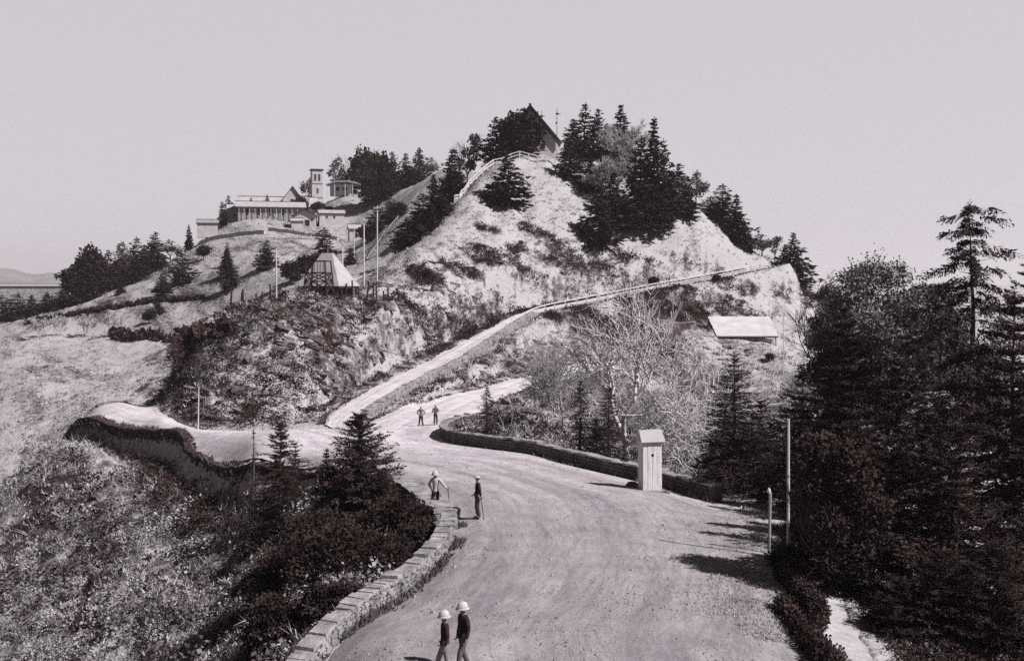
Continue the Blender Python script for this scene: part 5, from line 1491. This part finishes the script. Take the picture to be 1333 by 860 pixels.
    for sd in (-1, 1):
        k = 'l' if sd < 0 else 'r'
        Jt[k + 'h'] = (hip[sd][0], hip[sd][1], .86, .105); Jt[k + 'k'] = kn[sd] + (.082,); Jt[k + 'a'] = lerp(kn[sd], an[sd], .96) + (.072,)
        Et += [('p', k + 'h'), (k + 'h', k + 'k'), (k + 'k', k + 'a')]
        me = skin_mesh('boot', {'a': (an[sd][0], an[sd][1], .12, .055), 'b': (an[sd][0], an[sd][1] + .01, .05, .052), 'm': (an[sd][0] * 1.03, an[sd][1] - .09, .045, .05), 't': (an[sd][0] * 1.06, an[sd][1] - .2, .035, .036)},
                       [('a', 'b'), ('b', 'm'), ('m', 't')], 'b'); me.materials.clear(); me.materials.append(M['leather']); link('boot', me, t)
    me = skin_mesh('trousers', Jt, Et, 'p'); me.materials.clear(); me.materials.append(trousers); link('trousers', me, t)
    mb = MB(); hc = hp(0, .0, 1.69)
    if hat == 'topee':
        mb.lathe([(.08, .0), (.165, -.045), (.17, -.03), (.12, .02), (.118, .07), (.095, .12), (.05, .15), (.012, .158), (.012, .172), (.002, .176)], 20, hc, 1.0, 1.18)
        ht = mb.build('sun_helmet', M['felt'], t, True)
        mb = MB(); mb.lathe([(.124, .018), (.128, .02), (.126, .048), (.12, .05)], 20, hc, 1.0, 1.18); mb.build('hat_band', M['cloth_white'], ht, True)
    else:
        mb.lathe([(.085, -.01), (.115, .0), (.118, .03), (.1, .06), (.05, .075), (.002, .08)], 18, hc, 1.0, 1.1)
        mb.box((hc[0] + sn * .11, hc[1] - c * .12, hc[2] + .0), (.17, .1, .015), rz=head_turn)
        mb.build('cap', M['felt'], t, True)
    return t, p, s, rz

def cane(a, b, label):
    o = MB().bar((0, 0, 0), Vector(a) - Vector(b), .03, .034, 8)
    # curved handle
    d = Vector(a) - Vector(b)
    pts = [d + Vector((math.sin(k * .7) * .05, 0, .0 + .05 * (1 - math.cos(k * .7)))) for k in range(5)]
    for u, v in zip(pts[:-1], pts[1:]): o.bar(u, v, .032, .032, 6)
    ob = o.build('walking_cane', M['timber_dark']); ob.location = b
    tag(ob, label, 'cane')

def world_pt(P, l):
    t, p, s, rz = P
    c, sn = math.cos(rz), math.sin(rz)
    return Vector((p.x + s * (l[0] * c - l[1] * sn), p.y + s * (l[0] * sn + l[1] * c), p.z + s * l[2]))

HANG = {'l': ((-.25, .03, 1.16), (-.25, -.04, .9)), 'r': ((.25, .03, 1.16), (.25, -.04, .9))}
AKIM = {'l': ((-.42, .06, 1.18), (-.2, -.06, 1.02)), 'r': ((.42, .06, 1.18), (.2, -.06, 1.02))}
# figure in white, leaning on a cane held out to the right of the picture
P = person(567, 50.7, 1.72, math.radians(-18), 'man in a white jacket and pale sun helmet leaning on a cane held out sideways', {'l': ((-.36, .1, 1.2), (-.2, -.03, 1.02)), 'r': ((.40, -.06, 1.24), (.58, -.14, 1.10))},
           M['cloth_white'], M['cloth_dark'], 'topee', {'kl': (-.13, -.06, .49), 'al': (-.15, .04, .09)}, head_turn=-.5)
h = world_pt(P, (.66, -.17, 1.05)); b = Vector((h.x + .10, h.y - .1, 0)); b.z = G(PX(b.x, b.y), b.y) + .03
cane(h, b, 'long dark cane under the outstretched hand of the man in white')
P = person(622, 48.2, 1.76, math.radians(-80), 'man in black jacket and pale cap standing sideways on the road facing the wall', {'l': ((-.24, .06, 1.17), (-.23, -.12, .98)), 'r': ((.25, .06, 1.17), (.25, .08, .93))},
           M['cloth_dark'], M['cloth_grey'], 'cap', {'kl': (-.1, -.05, .49), 'ar': (.11, .07, .09)}, coat=.03)
h = world_pt(P, (.25, .1, .84)); b = Vector((h.x + .12, h.y - .05, 0)); b.z = G(PX(b.x, b.y), b.y) + .03
cane(h, b, 'thin cane at the side of the man in the black jacket')
person(548, 95.5, 1.66, math.radians(-25), 'distant man on the road, hands on hips, left of his companion', AKIM, M['cloth_mid'], M['cloth_dark'], 'cap', {'kl': (-.13, -.02, .49), 'al': (-.2, 0, .09), 'kr': (.13, -.02, .49), 'ar': (.2, .03, .09)})
person(567, 95.8, 1.68, math.radians(25), 'right of the two distant men on the road, in darker clothes', {'l': ((-.3, .05, 1.17), (-.06, -.2, 1.12)), 'r': ((.3, .05, 1.17), (.06, -.2, 1.18))}, M['cloth_grey'], M['cloth_dark'], 'cap')
person(579, 30.0, 1.66, math.radians(-75), 'shorter of the two people in sun helmets at the bottom edge of the road', HANG, M['cloth_dark'], M['cloth_mid'], 'topee', {'kl': (-.1, -.16, .5), 'al': (-.1, -.2, .09), 'ar': (.1, .22, .11), 'kr': (.1, .04, .49)})
person(603, 30.6, 1.76, math.radians(-60), 'taller of the two people in sun helmets at the bottom edge of the road', HANG, M['cloth_dark'], M['cloth_grey'], 'topee', {'kr': (.1, -.16, .5), 'ar': (.1, -.2, .09), 'al': (-.1, .22, .11), 'kl': (-.1, .04, .49)})

# ------------------------------------------------------------------ ground cover: grass, brush, twigs
_rows = HY - F * gZ / gY
_run = np.minimum.accumulate(_rows, axis=0)
def seen(px, Y, margin=22):
    j = np.clip(np.searchsorted(lv, np.log(Y)), 0, NV - 1); i = np.clip(np.round((px - gu[0]) / (gu[1] - gu[0])).astype(int), 0, NU - 1)
    return _rows[j, i] <= _run[np.maximum(j - 1, 0), i] + margin

PROMP = spline(np.array([(X(p, y) - .8, y - .9) for p, y in PROMW]), 40)
PROMP = np.concatenate([PROMP, PROMP[::-1]])
def scatter(N, dens, seed, pxr=(-160, 1480), Yr=(30, 420), gap=.25):
    g = np.random.default_rng(seed)
    px = g.uniform(*pxr, N); Y = np.exp(g.uniform(math.log(Yr[0]), math.log(Yr[1]), N))
    ok = seen(px, Y); px, Y = px[ok], Y[ok]
    x = X(px, Y)
    ok = g.random(len(px)) < dens(px, Y, x); px, Y = px[ok], Y[ok]
    x = X(px, Y); ok = road_dist(x, Y) > gap + g.random(len(x)) * .5
    px, Y = px[ok], Y[ok]
    x = X(px, Y); ok = dist_edge(x, Y, PROMP) > .8
    px, Y = px[ok], Y[ok]
    return np.stack([X(px, Y), Y, ground(px, Y)], -1), px, Y, g

def grass(name, P, size, K, g, m, kind='stuff', wide=.16, up=.9):
    n = len(P)
    C = np.repeat(P, K, 0); s = np.repeat(size, K) * g.uniform(.5, 1.3, n * K)
    C = C + np.stack([g.normal(0, .35, n * K) * s, g.normal(0, .35, n * K) * s, np.full(n * K, -.04)], -1)
    D = unit(np.stack([g.normal(0, .55, n * K), g.normal(0, .55, n * K), np.full(n * K, up)], -1))
    side = unit(np.cross(D, g.normal(size=D.shape))) * (s * wide)[:, None]
    V = np.stack([C - side, C + side, C + D * s[:, None]], 1).reshape(-1, 3)
    return tag(link(name, np_mesh(name, V, np.arange(n * K * 3).reshape(-1, 3), m)), kind=kind)

def clumps(name, P, size, K, g, m, leaf=.42, flat=.7):
    n = len(P)
    C = np.repeat(P, K, 0); s = np.repeat(size, K)
    d = unit(g.normal(size=(n * K, 3))); d[:, 2] = np.abs(d[:, 2]) * flat
    C = C + d * (s * g.random(n * K) ** .5)[:, None]
    S = s * leaf * g.uniform(.5, 1.3, n * K)
    V, Q = diamonds(C, unit(d * .5 + g.normal(0, .8, d.shape)), S, S * g.uniform(.22, .42, n * K), g.normal(size=d.shape))
    return tag(link(name, np_mesh(name, V, Q, m)), kind='stuff')

def twigs(name, P, size, K, g, m, thin=.02):
    n = len(P)
    C = np.repeat(P, K, 0); s = np.repeat(size, K) * g.uniform(.4, 1.2, n * K)
    D = unit(np.stack([g.normal(0, .6, n * K), g.normal(0, .6, n * K), g.uniform(.4, 1.2, n * K)], -1))
    M1 = C + D * (s * .5)[:, None]; D2 = unit(D + g.normal(0, .5, D.shape)); D2[:, 2] -= .1
    E1 = M1 + D2 * (s * .55)[:, None]; D3 = unit(D + g.normal(0, .6, D.shape)); E2 = M1 + D3 * (s * .5)[:, None]
    w = np.maximum(thin * s, C[:, 1] * .00016)[:, None]
    sd = unit(np.cross(D, g.normal(size=D.shape))) * w; sd2 = unit(np.cross(D2, g.normal(size=D.shape))) * w * .7; sd3 = unit(np.cross(D3, g.normal(size=D.shape))) * w * .7
    V = np.stack([C - sd, C + sd, M1 + sd * .7, M1 - sd * .7, M1 - sd2, M1 + sd2, E1, M1 - sd3, M1 + sd3, E2], 1).reshape(-1, 3)
    b = (np.arange(n * K) * 10)[:, None]
    return tag(link(name, np_mesh(name, V, [np.concatenate([b + np.array([0, 1, 2, 3])]), np.concatenate([b + np.array([4, 5, 6]), b + np.array([7, 8, 9])])], m)), kind='stuff')

def box_w(px, Y, x0, x1, y0, y1, f=25):
    return smooth(x0 - f, x0 + f, px) * (1 - smooth(x1 - f, x1 + f, px)) * smooth(y0 * .94, y0 * 1.06, Y) * (1 - smooth(y1 * .94, y1 * 1.06, Y))
LS = lambda px, Y: np.where(Y < 110, 1 - smooth(-20, 20, px - np.interp(Y, [30, 36, 48, 64, 72, 86, 100, 110], [400, 500, 560, 420, 250, 240, 190, 110])), 0)   # left slope
KN = lambda px, Y: box_w(px, Y, 205, 700, 100, 163)
HL = lambda px, Y: box_w(px, Y, 490, 1090, 140, 235)
RS = lambda px, Y: box_w(px, Y, 590, 1090, 70, 165)
RW = lambda px, Y: box_w(px, Y, 1030, 1600, 30, 130)
FAR = lambda px, Y: np.where((Y > 120) & (px < 520), 1.0, 0.0)

def d_grass(px, Y, x):
    n = fbm(x * .35, Y * .25, 41, 3)
    return np.clip((.1 + 1.0 * (n - .3)) * np.maximum.reduce([LS(px, Y), KN(px, Y) * .8, HL(px, Y) * .8, RS(px, Y) * .5, FAR(px, Y) * .5, box_w(px, Y, 860, 1040, 34, 54) * .5]), 0, 1)
P, px, Y, g = scatter(210000, d_grass, 61)
grass('dry_grass', P, np.interp(Y, [30, 60, 120, 200, 400], [.2, .26, .36, .42, .7]), 6, g, M['grass_pale'])

def streakn(x, Y, seed):
    z = base_h(PX(x, Y), Y)
    return fbm(x * .5 + Y * .16 + z * .4, Y * .22 - z * .7 + x * .2, seed, 5)
def d_dark(px, Y, x):
    n = streakn(x, Y, 43); n2 = fbm(x * .12, Y * .12, 47, 3)
    k = np.clip((n - .47) * 8 + (n2 - .5) * 2.5, 0.03, 1)
    kl = 1 + box_w(px, Y, 205, 360, 98, 125) * 3.0
    k = np.maximum(k, box_w(px, Y, 205, 330, 98, 118) * .3)
    k = np.maximum(k, np.clip((fbm(x * .3 + Y * .1, base_h(px, Y) * .6 - x * .25, 88, 4) - .47) * 9, 0, 1) * KN(px, Y))
    v = fbm(Y * .17 - x * .06, x * .035 + 5, 77, 3); gul = np.abs(2 * v - 1)
    k = np.clip(k + LS(px, Y) * (gul - .35) * 1.6, 0, 1)
    k = np.maximum(k, box_w(px, Y, 500, 1000, 150, 225, 30) * .16)
    hl = HL(px, Y) * np.clip((HY - 20 - (HY - F * 0)) * 0 + .35, 0, 1)
    hd_ = hollow(px, Y, ground(px, Y)); ho = np.clip((n - .62 + .24 * hd_) * 9, 0, 1) * (hd_ > 0)
    k = np.maximum(k * np.where((px > 480) & (Y > 138), .8, 1), ho * 1.6)
    return np.clip(kl * k * np.maximum.reduce([LS(px, Y) * .55, KN(px, Y) * .72, HL(px, Y) * .85, RS(px, Y) * .7, FAR(px, Y) * np.where(px > 190, .42, .2), RW(px, Y) * .8]), 0, 1)
P, px, Y, g = scatter(170000, d_dark, 63, gap=.6)
clumps('dark_brush', P, np.interp(Y, [30, 60, 90, 120, 200, 400], [.3, .5, .55, .55, .3, .7]) * np.minimum(np.exp(g.normal(-.1, .45, len(P))), np.where(Y < 60, 1.1, 1.8)), 20, g, M['brush_dark'], .32)

P, px, Y, g = scatter(150000, lambda px, Y, x: np.clip((streakn(x + 11, Y, 49) - .6 + .24 * hollow(px, Y, ground(px, Y))) * 9, 0, 1) * (hollow(px, Y, ground(px, Y)) > 0), 64, (470, 1090), (136, 226), .5)
k = g.random(len(P)) < .7
clumps('hollow_brush', P[k], .42 * np.exp(g.normal(0, .4, k.sum())), 18, g, M['brush_dark'], .34)

def d_mid(px, Y, x):
    n = streakn(x + 40, Y, 53)
    return np.clip((n - .42) * 5, 0, 1) * np.maximum.reduce([LS(px, Y), KN(px, Y) * .6, HL(px, Y) * .12, RS(px, Y) * .8, FAR(px, Y) * .12, RW(px, Y) * .8])
P, px, Y, g = scatter(50000, d_mid, 65, gap=.6)
clumps('low_brush', P, np.interp(Y, [30, 60, 120, 200], [.3, .42, .5, .5]) * g.uniform(.5, 1.4, len(P)), 22, g, M['leaf_mid'], .28)

def d_pale(px, Y, x):
    n = streakn(x - 70, Y, 57)
    v = fbm(Y * .17 - x * .06, x * .035 + 5, 77, 3); rd = 1 - np.abs(2 * v - 1)
    return np.clip((n - .45) * 5 + LS(px, Y) * (rd - .6) * 2, 0, 1) * np.maximum.reduce([LS(px, Y) * .2, KN(px, Y) * .7, HL(px, Y) * .3, RS(px, Y) * .8])
P, px, Y, g = scatter(70000, d_pale, 66, gap=.6)
clumps('pale_brush', P, np.interp(Y, [30, 60, 120, 200], [.28, .42, .42, .36]) * np.exp(g.normal(-.1, .4, len(P))), 24, g, M['brush_pale'], .22)

def d_twig(px, Y, x):
    n = fbm(x * .3, Y * .3, 59, 3)
    return np.clip((n - .35) * 3, 0, 1) * np.maximum.reduce([RS(px, Y), LS(px, Y) * .22, box_w(px, Y, 300, 440, 52, 66) * .9, box_w(px, Y, 340, 540, 38, 52) * .35])
P, px, Y, g = scatter(26000, d_twig, 67, gap=1.0)
twigs('dry_twigs', P, np.interp(Y, [30, 60, 120, 200], [.7, .9, 1.5, 1.2]) * g.uniform(.6, 1.3, len(P)), 11, g, M['dead_and_lit_twig'])

# domed low shrubs of the brushy slopes
def domes(name, P, R, K, g, m, leaf=.3):
    n = len(P); C = np.repeat(P, K, 0); s = np.repeat(R, K)
    d = unit(g.normal(size=(n * K, 3))); d[:, 2] = np.abs(d[:, 2]) * .9; d = unit(d)
    lump = 1 + .3 * np.sin(d[:, 0] * 5 + C[:, 0] * 3) * np.sin(d[:, 1] * 5 + C[:, 1] * 3)
    C = C + d * (s * lump * g.uniform(.55, 1.05, n * K))[:, None]
    D = unit(np.cross(d, g.normal(size=d.shape)) + d * .35)
    S = s * leaf * g.uniform(.5, 1.3, n * K)
    V, Q = diamonds(C, D, S, S * g.uniform(.25, .45, n * K), unit(d + g.normal(0, .45, d.shape)))
    return tag(link(name, np_mesh(name, V, Q, m)), kind='stuff')
M['scrub'] = mat('scrub_shrub_leaves', 0.05, 0.20, 0.5)
M['scrub_pale'] = mat('sunbleached_shrub_leaves', 0.18, 0.42, 0.5)
def ridge(x, Y): return 1 - np.abs(2 * fbm(Y * .17 - x * .06, x * .035 + 5, 77, 3) - 1)
def d_dome(px, Y, x): return np.clip(np.maximum.reduce([LS(px, Y), KN(px, Y) * .5, RS(px, Y) * .5]) * np.clip((fbm(x * .25, Y * .25, 95, 3) - .35) * 4, 0, 1), 0, 1)
for nm, mm, sd, nn_, lf in (('scrub_shrubs', M['scrub'], 101, 4600, .26), ('pale_shrubs', M['scrub_pale'], 102, 7600, .2), ('dark_shrubs', M['brush_dark'], 103, 3600, .28)):
    P, px, Y, g = scatter(nn_, d_dome, sd, Yr=(38, 150), gap=1.2)
    rg = smooth(.5, .8, ridge(P[:, 0], Y)); kp = (Y > 98) | (g.random(len(P)) < {101: .9, 102: .12 + .88 * rg, 103: .85 - .8 * rg}[sd] + 0 * rg)
    P, px, Y = P[kp], px[kp], Y[kp]
    R = np.minimum(np.exp(g.normal(-.85, .45, len(P))), .95) * np.where(Y > 98, .8, 1)
    domes(nm, P, R, 130, g, mm, lf)

# rock ledges standing out of the cut bank
def ledges(name, N, dens, seed, m, size=1.0, Yr=(98, 175)):
    P, px, Y, g = scatter(N, dens, seed, Yr=Yr, gap=.5)
    n = len(P)
    ax = unit(np.stack([np.ones(n), g.normal(.1, .25, n), g.normal(-.22, .16, n)], -1))
    by = unit(np.cross(np.array([[0, 0, 1.]]), ax)); cz_ = np.cross(ax, by)
    a, b, c = np.exp(g.normal(.1, .45, n)) * size, np.exp(g.normal(-.35, .3, n)) * size, np.exp(g.normal(-1.25, .35, n)) * size
    V = []
    for sz in (-1, 1):
        for sx, sy in ((-1, -1), (1, -1), (1, 1), (-1, 1)):
            j = g.uniform(.6, 1.15, (3, n))
            V.append(P + ax * (sx * a * j[0])[:, None] + by * (sy * b * j[1])[:, None] + cz_ * (sz * c * j[2])[:, None])
    V = np.stack(V, 1).reshape(-1, 3)
    base = (np.arange(n) * 8)[:, None, None]
    fc = np.array([(3, 2, 1, 0), (4, 5, 6, 7), (0, 1, 5, 4), (1, 2, 6, 5), (2, 3, 7, 6), (3, 0, 4, 7)])
    return tag(link(name, np_mesh(name, V, (base + fc[None]).reshape(-1, 4), m)), kind='stuff')
M['rock'] = mat('weathered_rock', 0.05, 0.24, 1.1, bump=.8, bscale=5)
ledges('rock_ledges', 5200, lambda px, Y, x: box_w(px, Y, 250, 700, 101, 160) * np.clip((fbm(x * .2, base_h(px, Y) * .5 + x * .12, 97, 3) - .42) * 6, 0, 1), 104, M['rock'], .55)
ledges('rock_ledges', 2600, lambda px, Y, x: box_w(px, Y, 700, 1010, 140, 175) * np.clip((fbm(x * .2, base_h(px, Y) * .5 + x * .12, 99, 3) - .45) * 5, 0, 1), 105, M['rock'], .5)

# short weeds along the foot of the near wall and the verge
def d_verge(px, Y, x): return box_w(px, Y, 930, 1045, 36, 53, 40) * np.clip((fbm(x * .6, Y * .6, 71, 3) - .3) * 2, 0, 1)
g = np.random.default_rng(69)
n = 9000
Yv = np.exp(g.uniform(math.log(33), math.log(54), n)); pv = g.uniform(850, 1060, n); xv = X(pv, Yv)
k = g.random(n) < np.clip((fbm(xv * .5, Yv * .5, 71, 3) - .42) * 4, 0, 1) * smooth(860, 1000, pv)
grass('verge_grass', np.stack([xv, Yv, ground(pv, Yv) + .03], -1)[k], np.full(k.sum(), .12), 5, g, M['grass_pale'])

# dark weeds along the foot of the near wall
Pw = spline(np.array([(X(p, y), y) for p, y in NEARW]), 200)
tn = np.gradient(Pw, axis=0); nn = np.stack([tn[:, 1], -tn[:, 0]], -1); nn /= np.linalg.norm(nn, axis=1)[:, None]
i = g.integers(0, 200, 2600); q = Pw[i] + nn[i] * (.3 + .35 * g.random(len(i)) ** 2)[:, None] + g.normal(0, .04, (len(i), 2))
kk = fbm(i * .07, i * 0 + 2., 81, 2) > .4
q = q[kk]
grass('wall_weeds', np.stack([q[:, 0], q[:, 1], ground(PX(q[:, 0], q[:, 1]), q[:, 1]) + .03], -1), g.uniform(.08, .3, len(q)), 6, g, M['leaf_mid'])

i = g.integers(60, 158, 3000); q = RL[i] + (RL[i] - RR[i]) / np.linalg.norm(RL[i] - RR[i], axis=1)[:, None] * (.5 + 1.0 * g.random(len(i)))[:, None]
kk = fbm(i * .13, i * 0 + 7., 83, 3) > .36; q = q[kk]
clumps('ditch_brush', np.stack([q[:, 0], q[:, 1], ground(PX(q[:, 0], q[:, 1]), q[:, 1])], -1), .4 * np.exp(g.normal(0, .3, len(q))), 12, g, M['brush_dark'])

# ------------------------------------------------------------------ air between here and the far hills
hm = bpy.data.materials.new('haze_air'); hm.use_nodes = True
hn, hl_ = hm.node_tree.nodes, hm.node_tree.links
hn.clear()
ho = hn.new('ShaderNodeOutputMaterial'); hv = hn.new('ShaderNodeVolumePrincipled')
hv.inputs['Color'].default_value = (0.92, 0.9, 0.93, 1); hv.inputs['Density'].default_value = 0.00013; hv.inputs['Anisotropy'].default_value = 0.3
hl_.new(hv.outputs[0], ho.inputs['Volume'])
zl = float(gZs.min()) - 45.0
o = MB().box((0, 4500, (zl + 140) / 2), (26000, 9600, 140 - zl)).build('haze', hm)
tag(o, kind='stuff')

# loose stones on the roads
g = np.random.default_rng(91)
n = 30000
Ys = np.exp(g.uniform(math.log(29), math.log(100), n)); ps = g.uniform(250, 1060, n); xs = X(ps, Ys)
kk = on_road(xs, Ys) & (g.random(n) < np.clip((fbm(xs * .5, Ys * .5, 93, 3) - .35) * 2.5, 0, 1)); xs, Ys, ps = xs[kk], Ys[kk], ps[kk]
C = np.stack([xs, Ys, ground(ps, Ys) + .035], -1); r = .025 * np.exp(g.normal(0, .45, len(C)))
oct_ = np.array([[1, 0, 0], [0, 1, 0], [-1, 0, 0], [0, -1, 0], [0, 0, .8]])
Vv = C[:, None] + oct_[None] * r[:, None, None] * g.uniform(.6, 1.3, (len(C), 5, 1))
bb = (np.arange(len(C)) * 5)[:, None, None]; fc = np.array([[0, 1, 4], [1, 2, 4], [2, 3, 4], [3, 0, 4]])
tag(link('loose_stones', np_mesh('loose_stones', Vv.reshape(-1, 3), (bb + fc[None]).reshape(-1, 3), M['stone'])), kind='stuff')

# weeds straggling along the road edges
E = []
for kq in ('main', 'left', 'low', 'ramp'):
    pp = POLYS[kq]; E.append(pp)
E = np.concatenate(E)
g = np.random.default_rng(121)
i = g.integers(0, len(E), 9000); tt = g.random((len(i), 1)); q = E[i - 1] * tt + E[i] * (1 - tt)
okk = np.linalg.norm(E[i - 1] - E[i], axis=1) < 3.0
q = q + g.normal(0, .3, q.shape)
okk &= (road_dist(q[:, 0], q[:, 1]) > .02) & (q[:, 1] > 30) & (fbm(q[:, 0] * .4, q[:, 1] * .4, 123, 3) > .42)
q = q[okk]
grass('edge_weeds', np.stack([q[:, 0], q[:, 1], ground(PX(q[:, 0], q[:, 1]), q[:, 1]) + .02], -1), g.uniform(.12, .42, len(q)), 7, g, M['leaf_mid'])

# dark creeper and brush at the foot of the shaded retaining wall
i = g.integers(0, 118, 1500); t_ = _dip[i + 1] - _dip[i]; nr = np.stack([t_[:, 1], -t_[:, 0]], -1); nr /= np.linalg.norm(nr, axis=1)[:, None]
q = _dip[i] + nr * (1.1 + 2.6 * g.random(len(i)))[:, None]
clumps('wall_foot_brush', np.stack([q[:, 0], q[:, 1], ground(PX(q[:, 0], q[:, 1]), q[:, 1])], -1), .4 * np.exp(g.normal(0, .4, len(q))), 26, g, M['brush_dark'], .26, 1.2)
